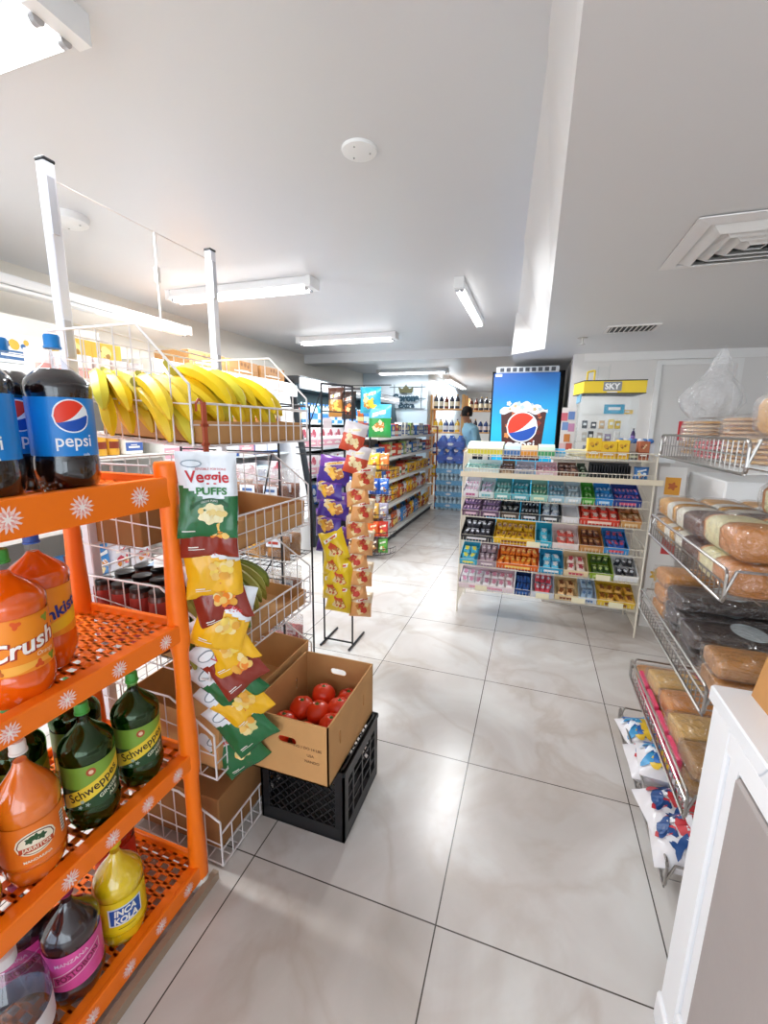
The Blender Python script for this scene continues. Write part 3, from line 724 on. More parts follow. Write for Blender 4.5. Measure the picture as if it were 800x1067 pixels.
mb(CARDD).box(-TW, -TD, .0, TW, TD, .005).build('bottom', tb)
def tomato(r):
    sq = lambda rr, z, a: rr*(1+.035*cos(5*a))
    prof = [(r*.15,0.0)]+[(r*sin(pi*k/12)**.9, r*.85*(1-cos(pi*k/12))) for k in range(1, 12)]+[(r*.12, r*1.58)]
    t = thing('tomato', '', 'tomato')
    mb(mat('#e63c14', .3, coat=.3, noise=.1, nscale=6)).lathe(prof, n=20, squash=sq).build('fruit', t, True)
    b = mb(mat('#4d7a2a', .6))
    for k in range(5):
        a = 2*pi*k/5; b.loft([[(.004*cos(a+1.2),.004*sin(a+1.2),r*1.60),(.004*cos(a-1.2),.004*sin(a-1.2),r*1.60),(0,0,r*1.64)],[(r*.42*cos(a+.1),r*.42*sin(a+.1),r*1.56),(r*.42*cos(a-.1),r*.42*sin(a-.1),r*1.56),(r*.42*cos(a),r*.42*sin(a),r*1.6)]])
    b.rod((0,0,r*1.58),(0,0,r*1.75),.002).build('stalk', t); return Proto(t)
PT = tomato(.046)
tl = [(-.02,.095),(.07,.13),(.075,.035),(-.06,.0),(.015,-.005),(.09,-.055),(-.085,-.075),(.01,-.10),(-.08,-.152),(.09,-.148)]
names = ['in the middle of the back pair','at the far right corner of the box','on the right behind the front ones','at the left side of the pile','in the very centre of the pile','close to the right side panel','close to the left side panel','in the front middle below the rim','low in the front left corner','low in the front right corner']
for (x, y), nm in zip(tl, names):
    PT.place((-.685+x, 1.27+y, H_+.045+(.022 if -.06 < y < .11 else 0)), x*40, 'red tomato %s' % nm, None, (random.uniform(-.12, .12), random.uniform(-.12, .12)))
under = [(-.1,.09),(-.1,.16),(.0,.165),(.09,.165),(.1,.05),(-.03,-.17),(.05,-.17),(-.11,-.17)]
# --- hanging snack bags on a strip
def pillow_fn(w, h, th, wav, seed):
    rnd = random.Random(seed); ph = [rnd.uniform(0, 6) for _ in range(6)]
    def fn(u, v, side=1):            # u -1..1 , v 0..1
        e = (1-abs(u)**2.6)*(1-(2*abs(v-.5))**5); e = max(0, e)
        y = th*e**.6*(1+.16*sin(5*u+ph[0]+4*v)+.14*sin(9*v+ph[1]-3*u)+.08*sin(17*u+ph[4])*sin(13*v+ph[5]))
        x = w/2*u*(1-.05*sin(pi*v))+wav*.3*sin(7*v+ph[2]); yy = wav*sin(3*u+ph[3])*abs(2*v-1)
        return Vector((x, -side*y+yy, h*v-h))
    return fn
def bag(name, w, h, th, zone, mats, seed=0, decals=None, nx=22, nz=34, cat='snack bag', fnwav=.008):
    """top edge at local z=0, hangs down; front faces -Y"""
    fn = pillow_fn(w, h, th, fnwav, seed); b = MB()
    for side in (1, -1):
        ix = [[b.vert(fn(-1+2*i/nx, j/nz, side)) for i in range(nx+1)] for j in range(nz+1)]
        for j in range(nz):
            for i in range(nx):
                u = -1+2*(i+.5)/nx; v = (j+.5)/nz; b.use(mats[zone(u, v)])
                q = (ix[j][i], ix[j][i+1], ix[j+1][i+1], ix[j+1][i]); b.face(*(q if side == 1 else q[::-1]))
    if decals:
        def mp(e): return lambda x, z: fn(max(-1, min(1, 2*x/w)), max(0, min(1, 1+z/h)))+Vector((0, -e, 0))
        decals(b, mp)
    return b
def puffs(c, txt):
    def d(b, mp):
        b.use(mat(c, .6)); rnd = random.Random(3)
        b.use(mat('#f3e6b8' if txt else c, .6)).shape(blob2d(.030, 7, .2, .012, -.158, 32), lambda x, z: mp(.0025)(x*1.3-.004, z))
        for k in range(14):
            b.use(mat('#e9cf86' if k % 2 else '#f6ecc4', .6)).shape(disc2d(.008, .012+rnd.uniform(-.03, .03), -.158+rnd.uniform(-.012, .012), 8), mp(.0034+k*.0002))
        b.use(mat('#9aa7b4', .5)).shape(disc2d(.026, -.035, -.030, 16, .010), mp(.002)); b.use(mat('#e9eef4', .5)).shape(disc2d(.022, -.035, -.030, 16, .007), mp(.0026))
        b.use(mat('#c7202c', .5)).shape(text2d('Veggie', .030, 0, .02, .006, .108), lambda x, z: mp(.0028)(x+.002, z-.067)); b.shape(text2d('SENSIBLE PORTIONS', .006, 0, 0, .006), lambda x, z: mp(.0028)(x+.012, z-.043))
        b.use(mat('#2e7d3c', .5)).shape(text2d('PUFFS', .018, 0, .035, .006, .078), lambda x, z: mp(.0028)(x+.01, z-.099))
        b.use(mat('#14532f', .5)).shape(span2d(-.045, .05, lambda x: -.127+x*.1-8*x*x, lambda x: -.117+x*.1-8*x*x, 12), mp(.0028))
        b.use(mat('#e8ece4', .5)).shape(text2d('VEGGIE PUFFS', .005, 0, 0, .006), lambda x, z: mp(.0034)(x+.003, z-.1235+x*.1-8*x*x))
        b.shape(rect2d(-.062, -.206, -.03, -.203, 4), mp(.0028))
    return d
SW = mat('#e8ecf2', .25, coat=.3, bump=.25)
def vz(u, v): return 0 if v > .62-.22*max(0, -u)**.8*(-1)*-1-.10*max(0, u) and v > .40+.25*(-u if u < 0 else 0)-.02 else 1
def snackbag(label, colour, cen, rz, tilty, seed, full=False, blob='#eab43a', w=.15, h=.20):
    R_ = Euler((-.04, tilty, rz)).to_matrix(); o_ = Vector(cen)+R_ @ Vector((0, 0, h/2))
    t = thing('snack_bag', label, 'snack bag', o_, rz, None); t.rotation_euler = (-.04, tilty, rz)
    zone = (lambda u, v: 0 if v > .46+.22*max(0, -u)+.05*u else 1) if full else (lambda u, v: 0 if v > .60-.10*u else 1)
    def dec(b, mp):
        if full: return puffs('#e8b040', True)(b, mp)
        rnd = random.Random(seed)
        b.use(mat(blob, .6)).shape(blob2d(.030, 6, .3, .022, -.118, 30), mp(.003))
        for k in range(12): b.use(mat(['#f7dd9c', blob, '#f2c66a', '#e8a83c'][k % 4], .6)).shape(disc2d(.011, .022+rnd.uniform(-.026, .026), -.118+rnd.uniform(-.018, .018), 8), mp(.0036+k*.0003))
        b.use(mat('#7f8a94', .5)).shape(disc2d(.028, -.028, -.038, 14, .015), mp(.002)); b.use(mat('#eef1f5', .5)).shape(disc2d(.024, -.028, -.038, 14, .011), mp(.0026))
        b.use(mat('#c7202c', .5)).shape(text2d('Veggie', .020, 0, .02, .006, .07), lambda x, z: mp(.0028)(x+.012, z-.064))
        b.use(mat('#f3efe6', .5)).shape(rect2d(-.05, -.17, -.025, -.167, 3), mp(.0026)).shape(rect2d(-.05, -.176, -.01, -.174, 3), mp(.0026))
    b = bag('bag', w, h, .020, zone, [SW, mat(colour, .25, coat=.3, bump=.25)], seed, dec)
    b.build('bag', t, 'all'); return t
CX, CY = -.845, .925
clip = thing('clip_strip', 'reddish-brown plastic clip strip hanging from the top basket with snack bags', 'clip strip', (CX+.01, CY+.035, 1.47), 1.2)
b = mb(mat('#a8482a', .4)); b.cbox(-.007,-.004,-.80,.007,.004,.004,.0015); 
for k in range(15): b.box(-.010,-.004,-.06-k*.05,.010,.004,-.052-k*.05)
b.build('strip', clip); mb(mat('#a8482a', .4)).path([(0,0,0),(-.012,0,.012),(-.02,0,0),(-.02,0,-.02)], .003).build('hook', clip)
RZB = radians(32)
G, Mn, Yl = '#1f6a3c', '#8c2f22', '#f2b81c'
FD = Vector((sin(RZB), -cos(RZB), 0))
def cen(x, z, d): p = Vector((x, .955, z))+FD*d; return (p.x, p.y, p.z)
snackbag('white and green veggie puffs bag, topmost on the clip strip', G, cen(-.822, 1.235, .055), RZB, .03, 1, True, h=.225)
seq = [(Mn, -.820, 1.165, .02, 'maroon and white snack bag just below the topmost veggie puffs bag', '#f0922a'),
       (Yl, -.822, 1.045, -.03, 'yellow snack bag hanging third from the top of the strip', '#f7d665'),
       (Mn, -.815, .955, -.30, 'maroon and white snack bag fourth from the top of the strip', '#f08a26'),
       (Yl, -.800, .880, .28, 'yellow and white snack bag fifth from the top of the strip', '#f7d665'),
       (Yl, -.815, .790, -.50, 'yellow and white snack bag sixth from the top of the strip', '#f7d665'),
       (Mn, -.795, .725, -.62, 'maroon and white snack bag seventh down the strip, below two yellow ones', '#f08a26'),
       (G, -.805, .655, -.68, 'green and white snack bag eighth from the top of the strip', '#dcd08a'),
       (Yl, -.785, .590, -.72, 'yellow and white snack bag between two green ones low on the strip', '#f7d665'),
       (G, -.770, .505, -.60, 'green and white snack bag second from the bottom of the strip', '#dcd08a'),
       (G, -.805, .400, -.55, 'lowest green and white snack bag at the tip of the strip', '#dcd08a')]
for i, (c, x, z, ty, l, bl) in enumerate(seq):
    snackbag(l, c, cen(x-.005, z, .043-.0115*i), RZB+random.uniform(-.08, .08), ty, 10+i, False, bl)
# ------------------------------------------------------------------ packaged goods
def pk_box(name, w, d, h, col, band, acc, txt=None, cat='carton'):
    t = thing(name, '', cat)
    mb(mat(col, .5)).cbox(-w/2, -d/2, 0, w/2, d/2, h, min(.003, w*.04)).build('body', t)
    b = mb(mat(band, .5)); y = -d/2-.0008
    b.box(-w/2*.99, y, h*.12, w/2*.99, y+.0006, h*.42)
    rn = random.Random(hash((col[1:], acc[1:])) % 997 if False else int(col[1:], 16) % 997)
    for k in range(5): b.use(mat(acc if k % 2 == 0 else band, .5)).shape(disc2d(min(w, h)*rn.uniform(.08, .17), rn.uniform(-w*.25, w*.25), h*rn.uniform(.58, .80), 10), lambda x, z, k=k: (x, y-.0003-.0001*k, z))
    b.use(mat('#f6f3ec', .5)).box(-w*.34, y-.0008, h*.22, w*.30, y-.0003, h*.29).box(-w*.2, y-.0008, h*.32, w*.16, y-.0003, h*.35)
    b.build('printed_front', t); return Proto(t)
def pk_can(name, r, h, col, top, acc, cat='can'):
    t = thing(name, '', cat)
    mb(mat(col, .4)).lathe([(r*.96,0),(r,.003),(r,h-.004),(r*.95,h)], n=18).build('body', t, True)
    mb(mat(top, .3, .3)).lathe([(r*.97,h-.006),(r*1.01,h-.005),(r*1.01,h+.004),(r*.9,h+.005)], n=18).build('lid', t, True)
    b = mb(mat(acc, .4)); b.shape(rect2d(-r*.9, h*.3, r*.9, h*.62, 8), cylmap(r*1.01, 0)); b.build('label', t, True); return Proto(t)
def pk_bag(name, w, h, th, col, acc, seed=1, cat='packet', col2=None, mt=None):
    zone = (lambda u, v: 1 if v > .55 else 0) if col2 else (lambda u, v: 0)
    def dec(b, mp):
        rn = random.Random(seed+3)
        for k in range(9): b.use(mat([acc, '#f2d9a0', acc, '#c8803a'][k % 4], .5)).shape(blob2d(w*rn.uniform(.08, .17), 4, .3, rn.uniform(-w*.2, w*.24), -h*rn.uniform(.48, .78), 14, k), mp(.0018+.0003*k))
        b.use(mat('#f4efe6', .5)).shape(span2d(-w*.30, w*.30, lambda x: -h*.34+x*.25, lambda x: -h*.22+x*.25, 5), mp(.002)); b.use(mat(acc, .5)).shape(span2d(-w*.22, w*.24, lambda x: -h*.31+x*.25, lambda x: -h*.25+x*.25, 5), mp(.0026))
    m1 = mat(col, .28, coat=.2, bump=.2)
    b = bag(name, w, h, th, zone, [m1, mat(col2, .28, coat=.2, bump=.2) if col2 else m1], seed, dec, 10, 12, fnwav=.002)
    for i, v in enumerate(b.v): b.v[i] = (v[0], v[1], v[2]+h)
    o = b.build(name, None, True); o['category'] = cat; return Proto(o)
def pk_bottle(name, r, h, col, cap, lab, cat='bottle'):
    t = thing(name, '', cat)
    mb(mat(col, .15, coat=.6)).lathe([(r*.8,0),(r,.008),(r,h*.6),(r*.85,h*.72),(r*.32,h*.86),(r*.3,h*.93)], n=16).build('body', t, True)
    mb(mat(cap, .4)).lathe([(r*.36,h*.92),(r*.36,h*.99),(r*.3,h)], n=14).build('cap', t, True)
    mb(mat(lab, .5)).lathe([(r*1.02,h*.18),(r*1.02,h*.5)], n=16, cap0=False, cap1=False).build('label', t, True); return Proto(t)
RR = random.Random(11)
def row_of(items, x0, x1, y, z, where, rz=0.0, along='x', group=None, jit=.006, side='left', rev=False, shuffle=True):
    """items: (proto, colour words, width); fills from x0 to x1 in facings of one to three"""
    pos = []; x = x0; i = 0; run = 0; last = None
    while True:
        if run == 0:
            c_ = [it for it in items if it is not last] or items; last = RR.choice(c_) if shuffle else items[i % len(items)]; run = RR.choice((1, 2, 2, 3)) if last[2] < .12 else RR.choice((1, 1, 2)); i += 1
        pr, words, wd = last; run -= 1
        if x+wd > x1+1e-6: break
        pos.append((pr, words, x+wd/2)); x += wd+.004
    cnt = {}
    for pr, words, _ in pos: cnt[words] = cnt.get(words, 0)+1
    seen = {}
    for k, (pr, words, c) in enumerate(pos):
        s_ = seen.get(words, 0); seen[words] = s_+1; m_ = cnt[words]
        l = '%s %s' % (words, where) if m_ == 1 else '%s %s, %s %s' % (words, where, ORD[s_], 'nearest' if along == 'y' else 'from left')
        loc = (c, y+random.uniform(-jit, jit), z) if along == 'x' else (y+random.uniform(-jit, jit), c, z)
        pr.place(loc, rz+random.uniform(-.06, .06), l, group)

# ------------------------------------------------------------------ candy rack in the middle
KX0, KX1, KY0, KY1 = -.475, .755, 3.20, 3.60
candy = thing('candy_rack', 'wide cream wire rack of candy and gum in the middle of the shop', 'rack', (.14, 3.4, 0))
kl = lambda x, y, z: (x-.14, y-3.4, z)
CW = mat('#e4dccb', .4)
for x in (KX0, KX1):
    b = mb(CW)
    b.path([kl(x, KY0+.0, 0), kl(x, KY0, 1.24), kl(x, KY1, 1.26), kl(x, KY1, 0)], .006, 8)
    b.rod(kl(x, KY0, .06), kl(x, KY1, .06), .004).rod(kl(x, KY0, .64), kl(x, KY1, .64), .004)
    for k in range(1, 14): b.rod(kl(x, KY0+(KY1-KY0)*k/14, .06), kl(x, KY0+(KY1-KY0)*k/14, 1.24+.02*k/14), .002, 5)
    b.build('side_frame', candy)
LV = [.195, .385, .575, .765, .905, 1.075, 1.215]; TIL = .36
for i, z in enumerate(LV):
    b = mb(CW); lip = .05; zr = z+.30*sin(TIL)*(.9 if i < 5 else .3); yr = KY0+.30
    for q in (z, z+lip): b.rod(kl(KX0, KY0, q), kl(KX1, KY0, q), .0032)
    b.rod(kl(KX0, yr, zr), kl(KX1, yr, zr), .0032)
    n = 54
    for k in range(n+1):
        x = KX0+(KX1-KX0)*k/n; b.rod(kl(x, KY0, z), kl(x, KY0, z+lip), .0017, 4)
        if k % 2 == 0: b.rod(kl(x, KY0, z), kl(x, yr, zr), .0017, 4)
    b.build('shelf', candy)
mb(mat('#e6d8bd', .5)).cbox(*kl(KX0-.02, KY0-.012, 1.062), *kl(KX1+.05, KY0-.004, 1.10), c=.002).build('price_rail', candy)
b = mb(CW)
for k in range(26):
    x = KX0+(KX1-KX0)*k/25; b.rod(kl(x, KY1, .06), kl(x, KY1, 1.24), .0018, 4)
b.rod(kl(KX0, KY1, .06), kl(KX1, KY1, .06), .004).rod(kl(KX0, KY1, 1.24), kl(KX1, KY1, 1.24), .004); b.build('back_panel', candy)
for k, (x, z) in enumerate(((-.30,.197),(.14,.197),(.38,.197),(.62,.197),(.52,.385),(.05,.575))):
    mb(mat('#f2e9c8', .5)).box(*kl(x-.045, KY0-.008, z+.004), *kl(x+.045, KY0-.005, z+.042)).build('price_ticket', candy)
def barproto(w, l, th, col, acc, cat='candy bar', nm='candy_bar'):
    b = mb(mat(col, .3, coat=.3)); n = 7
    rings = []
    for k in range(n+1):
        u = k/n; y = -l/2+l*u; e = min(1, 5.5*min(u, 1-u)+.12); hw_ = w/2*(.92+.08*e)
        rings.append([(-hw_,y,th*.5-th*.45*e*.9),(hw_,y,th*.5-th*.45*e*.9),(hw_*.98,y,th*.5),(hw_*.7,y,th*.5+th*.5*e),(-hw_*.7,y,th*.5+th*.5*e),(-hw_*.98,y,th*.5)])
    b.loft(rings)
    b.use(mat(acc, .4)).shape(blob2d(w*.36, 5, .4, 0, 0, 20), lambda x, y: (x, y*1.7, th*1.02)); b.use(mat(acc, .4)).box(-w*.36, l*.30, th*.92, w*.36, l*.36, th*1.0)
    o = b.build(nm); o['category'] = cat; return Proto(o)
BARS = {}
def tray(x0, x1, lv, col, bar, acc, words, barwords, kind='bars'):
    """display tray on sloping shelf lv, filled with bars"""
    z = LV[lv]+.006; w = x1-x0-.006; cx = (x0+x1)/2; d = .235; a = math.asin(sin(TIL)*(.9 if lv < 5 else .3))
    shelfn = ['the bottom', 'the second lowest', 'the third lowest', 'the fourth lowest', 'the third highest', 'the second highest', 'the top'][lv]
    T = Matrix.Rotation(a, 4, 'X')
    t = thing('display_tray', '%s display tray on %s shelf of the candy rack' % (words, shelfn), 'display tray', (cx, KY0+.008, z)); t.rotation_euler = (a, 0, 0)
    h = .052; m = mat(col, .6)
    mb(m).box(-w/2, 0, 0, w/2, d, .003).build('bottom', t)
    f = mb(m).box(-w/2, 0, 0, w/2, .003, h*.9); f.use(mat(acc, .5)).shape(rect2d(-w*.3, h*.25, w*.3, h*.6), flatmap(0, -.0006, 0)); f.build('front', t)
    mb(m).box(-w/2, d-.003, 0, w/2, d, h*1.3).build('back', t)
    for s_ in (-1, 1): mb(m).box(s_*w/2, .003, 0, s_*(w/2-.003), d-.003, h).build('side', t)
    if bar is None: return
    key = (bar, acc, kind)
    if key not in BARS:
        BARS[key] = barproto(.036, .098, .016, bar, acc) if kind == 'bars' else barproto(.052, .075, .030, bar, acc, 'candy packet', 'candy_packet') if kind == 'packs' else barproto(.022, .075, .013, bar, acc, 'gum pack', 'gum_pack')
    pw, pl, ph = {'bars': (.038, .10, .016), 'packs': (.056, .078, .026), 'gum': (.024, .078, .013)}[kind]
    nx = max(1, int((w-.008)/pw)); ny = 2
    for i in range(nx):
        for j in range(ny+0):
            yy = .012+pl/2+j*(pl+.004); zz = .004+(.030 if kind != 'packs' else .020)+j*.008
            p = T @ Vector((-w/2+.006+pw*(i+.5)+(w-.012-nx*pw)/2, yy, zz))
            BARS[key].place((cx+p.x, KY0+.008+p.y, z+p.z), random.uniform(-.3, .3), '%s in the %s tray on %s shelf' % (barwords, words, shelfn), '%s in the %s tray, %s shelf' % (barwords, words, shelfn), (a+random.uniform(-.05, .05), random.uniform(-.12, .12)))
TR = [
 (0, -.475,-.06,'#f1dfe6','#f3eef0','#e59ab4','white and pink wide','white and pink candy packet','packs'), (0,-.06,.06,'#1d3f7a','#1f5aa8','#2b6fc0','navy blue','blue candy bar','gum'), (0,.06,.22,'#d5d9e6','#d94a58','#f0e8ee','pale red-striped','red and white candy bar','bars'), (0,.22,.38,'#e7cf9e','#e0b27a','#8a4a22','cream and brown','tan candy packet','packs'), (0,.38,.50,'#cfd8e4','#a9c2dc','#5a7fb0','grey-blue','light blue candy bar','bars'), (0,.50,.74,'#e8c23a','#d8a23c','#8a4a1c','long yellow','golden candy packet','packs'),
 (1, -.475,-.34,'#3fb2d2','#49bfe0','#e8e04a','cyan','cyan candy packet','packs'), (1,-.34,-.20,'#a08a98','#b59aa8','#f0e0e8','mauve','mauve candy bar','bars'), (1,-.20,.10,'#e2661c','#f0812a','#ffd060','long orange','orange candy bar','bars'), (1,.10,.265,'#2a9cc8','#5ac4e6','#f2f6fa','bright blue','light blue candy packet','packs'), (1,.265,.43,'#ecd2a8','#f0dcd0','#d05060','cream and pink','cream candy packet','packs'), (1,.43,.585,'#8fae2a','#3a5a28','#cfe08a','lime green','dark green candy bar','bars'), (1,.585,.74,'#f0efec','#2c2c34','#e8e8ec','white and black','black candy bar','bars'),
 (2, -.475,-.235,'#2b2a30','#3a3a42','#e8e8ee','black','black and white candy bar','bars'), (2,-.235,.06,'#f2c21c','#e8b428','#8a4a1a','long bright yellow','yellow candy bar','bars'), (2,.06,.175,'#2cb0cc','#3cc0dc','#dff2f6','turquoise','turquoise candy packet','packs'), (2,.175,.35,'#f0e0dc','#d9584a','#f8dcd4','pale coral','coral red candy packet','packs'), (2,.35,.505,'#c98a4a','#6a3a28','#e0b07a','brown cardboard','dark brown candy bar','bars'), (2,.505,.66,'#3a90d0','#2a5ab0','#e04a5a','sky blue','blue and red candy bar','bars'),
 (3, -.475,-.34,'#6a4a66','#8a6a9a','#e8c0d8','purple','purple gum pack','gum'), (3,-.34,-.20,'#5f4260','#9a78a8','#f0d0e0','plum','violet gum pack','gum'), (3,-.20,-.06,'#4a3a30','#2e2a30','#c8c0b8','dark brown','charcoal candy bar','bars'), (3,-.06,.075,'#1c1c22','#26262e','#d8dce4','matt black','black gum pack','gum'), (3,.075,.22,'#3c4046','#98a4b4','#eef2f6','grey','silver candy packet','packs'), (3,.22,.335,'#eeeaec',None,'#f6f4f6','empty white',None,'bars'), (3,.335,.585,'#d8402a','#e2422e','#f8d8c8','wide red','red candy packet','packs'), (3,.585,.715,'#d09a5a','#c07a4a','#e8c89a','brown kraft','brown candy bar','bars'),
 (4, -.475,-.36,'#e8e4ea','#f0e8f0','#c86a9a','white','white mint pack','gum'), (4,-.36,-.25,'#d8e8ea','#d8c0d8','#7ac0c8','lilac','lilac gum pack','gum'), (4,-.25,-.13,'#6ab8b8','#8ad0cc','#e8f4f0','teal','teal gum pack','gum'), (4,-.13,-.0,'#58b0c0','#4ab8c8','#e0f0f4','aqua','aqua gum pack','gum'), (4,.0,.12,'#9ad0c0','#5aa888','#f0f4d0','mint green','mint green gum pack','gum'), (4,.12,.23,'#a0c8d8','#7ab4cc','#f0f6fa','powder blue','powder blue gum pack','gum'), (4,.23,.335,'#c8dce4','#b8d0dc','#f6fafc','icy white','icy white gum pack','gum'), (4,.335,.42,'#4aa83a','#3c9a2e','#b8e0a0','vivid green','green gum pack','gum'), (4,.42,.53,'#2a8ad0','#3090d8','#c8e4f8','azure blue','azure gum pack','gum'), (4,.53,.70,'#28408a','#3050a8','#e06080','royal blue','royal blue gum pack','gum'),
 (5, -.475,-.22,'#dfeef0','#9ad4d0','#f4f8f4','pale teal','pale teal gum pack','gum'), (5,-.22,-.12,'#8a6a52','#6a4a3a','#c8a888','small brown','brown lighter pack','gum'), (5,-.12,.02,'#b8b4c0','#c8c4d0','#8090a8','light grey','grey gum pack','gum'), (5,.02,.17,'#e0b8c0','#d89aa8','#f4e4e8','dusty pink','dusty pink gum pack','gum'), (5,.17,.30,'#6a4030','#543024','#a87858','dark wooden-brown','dark brown packet','bars'), (5,.30,.36,'#3a4a3a','#4a6a4a','#a0b890','dark green','dark green packet','gum'),
]
for (lv, x0, x1, c, bar, acc, w_, bw, kd) in TR: tray(x0, x1, lv, c, bar, acc, w_, bw, kd)
# black slotted card holder and blue flowered packet on second highest shelf
t = thing('card_holder', 'black slotted holder of dark cards behind the price rail', 'card holder', (.50, 3.32, 1.09))
mb(mat('#17171b', .5)).box(-.125, -.05, 0, .125, .05, .012).box(-.125, .045, 0, .125, .05, .10).build('base', t)
for k in range(15): mb(mat('#232329', .5)).box(-.12+k*.017, -.045, .012, -.114+k*.017, .045, .085).build('divider', t)
P = pk_bag('snack_packet', .09, .085, .02, '#2f6fae', '#e8f0f8', 5); P.place((.685, 3.27, 1.09), 0, 'blue and white flowered packet at the right end behind the price rail')
# top of the rack
def bin_(name, label, x, y, z, w, d, h, c1, c2, cat='display box'):
    t = thing(name, label, cat, (x, y, z)); m = mat(c1, .5)
    b = mb(m); b.loft([[(-w/2,-d/2,0),(w/2,-d/2,0),(w/2,-d/2,h*.55),(-w/2,-d/2,h*.55)],[(-w/2,-d*.35,0),(w/2,-d*.35,0),(w/2,-d*.35,h*.8),(-w/2,-d*.35,h*.8)],[(-w/2,d*.1,0),(w/2,d*.1,0),(w/2,d*.1,h),(-w/2,d*.1,h)],[(-w/2,d/2,0),(w/2,d/2,0),(w/2,d/2,h),(-w/2,d/2,h)]]); b.build('body', t)
    mb(mat(c2, .5)).box(-w/2*.98, -d/2-.001, h*.08, w/2*.98, -d/2-.0003, h*.42).build('printed_band', t); return t
bin_('display_box', 'white and yellow rounded display box on the left of the rack top', -.335, 3.34, 1.222, .25, .2, .09, '#f0f0d0', '#e3d83c')
bin_('display_box', 'blue and white display box next to the yellow one on the rack top', -.145, 3.34, 1.222, .11, .16, .08, '#b8cfe6', '#4a7cc0')
bin_('display_box', 'orange display box in the row on top of the rack', -.03, 3.34, 1.222, .11, .16, .07, '#efb890', '#f0a02a')
bin_('display_box', 'green and white display box in the row on top of the rack', .085, 3.34, 1.222, .11, .16, .08, '#cfe8d4', '#48a868')
bin_('display_box', 'bright blue display box left of the pile of paper slips', .18, 3.40, 1.222, .07, .12, .05, '#38a8e0', '#bfe4f4')
for k in range(9):
    t = mb(mat(['#f2eede','#e8e8d8','#f6f0c8'][k % 3], .7)).box(-.07, -.05, 0, .07, .05, .005)
    o = t.build('paper_slips'); o.location = (.30+random.uniform(-.02, .02), 3.33+random.uniform(-.015, .015), 1.222+k*.006); o.rotation_euler = (0, 0, random.uniform(-.5, .5))
    tag(o, 'pad of cream paper slips in the fanned pile on the rack top', 'paper slips', 'fanned pads of paper slips on the rack top')
for k, (x, w_, h_) in enumerate(((.385,.085,.135),(.475,.095,.115),(.56,.07,.125))):
    P = pk_box('yellow_pack', w_, .10, h_, '#f4c81e', '#e3a514', '#9a6a14', ['TOP','GAME','OCB'][k] if False else None, 'carton')
    P.place((x, 3.29, 1.222), 0, ['tall yellow carton at the left foot of the clear display case','wide yellow carton in the middle below the clear display case','yellow carton at the right in front of the clear display case'][k])
P = pk_box('carton', .06, .1, .12, '#b5633a', '#8a3e22', '#e0c090'); P.place((.68, 3.29, 1.222), 0, 'rust-brown carton at the right end of the rack top')
P = pk_can('ashtray_tin', .032, .045, '#6a6a62', '#8a8a80', '#c8c8a8'); P.place((.622, 3.27, 1.222), 0, 'small grey tin on the rack top beside the rust-brown carton')
# ------------------------------------------------------------------ counter behind with clear display case
t = thing('service_counter', 'white counter standing behind the candy rack', 'counter', (.45, 3.86, 0))
mb(mat('#d8d2cc', .5)).cbox(-.30, -.2, 0, .5, .2, 1.18, .006).build('body', t); mb(WHITE).cbox(-.32, -.22, 1.18, .52, .22, 1.215, .004).build('top', t)
t = thing('display_case', 'clear acrylic display case with yellow lettered header behind the candy rack', 'display case', (.50, 3.82, 1.215))
CASE = glossclear('acrylic', '#fdfefe', .015, .18)
for (x0, y0, x1, y1) in ((-.2,-.15,.2,-.146),(-.2,.146,.2,.15),(-.2,-.146,-.196,.146),(.196,-.146,.2,.146)): mb(CASE).box(x0, y0, 0, x1, y1, .46).build('panel', t)
for z in (.10, .20, .31): mb(CASE).box(-.195, -.145, z, .195, .145, z+.004).build('shelf', t)
mb(mat('#8cc0dc', .4)).box(-.2, -.152, .40, -.19, .152, .46).build('corner_strip', t)
hd = mb(mat('#f6d21c', .4)).loft([[(-.185,-.20,.46),(.225,-.20,.46),(.205,.16,.46),(-.235,.05,.46)],[(-.185,-.20,.545),(.225,-.20,.545),(.205,.16,.545),(-.235,.05,.545)]]); hd.use(mat('#2a2a2a', .5)).loft([[(-.187,-.202,.545),(.227,-.202,.545),(.207,.162,.545),(-.237,.052,.545)],[(-.187,-.202,.552),(.227,-.202,.552),(.207,.162,.552),(-.237,.052,.552)]]).loft([[(-.187,-.202,.456),(.227,-.202,.456),(.207,.162,.456),(-.237,.052,.456)],[(-.187,-.202,.461),(.227,-.202,.461),(.207,.162,.461),(-.237,.052,.461)]])
hd = hd.build('header', t)
s_ = mb(mat('#8d8f92', .4)).box(-.055,-.2035,.475,.065,-.2025,.54); s_.use(mat('#f6f6f6', .4)).shape(text2d('SKY', .04, 0, .04, 0, .10), flatmap(.005, -.2045, .507)); s_.box(-.03,-.2045,.463,.04,-.2035,.470); s_.build('logo_plate', hd)
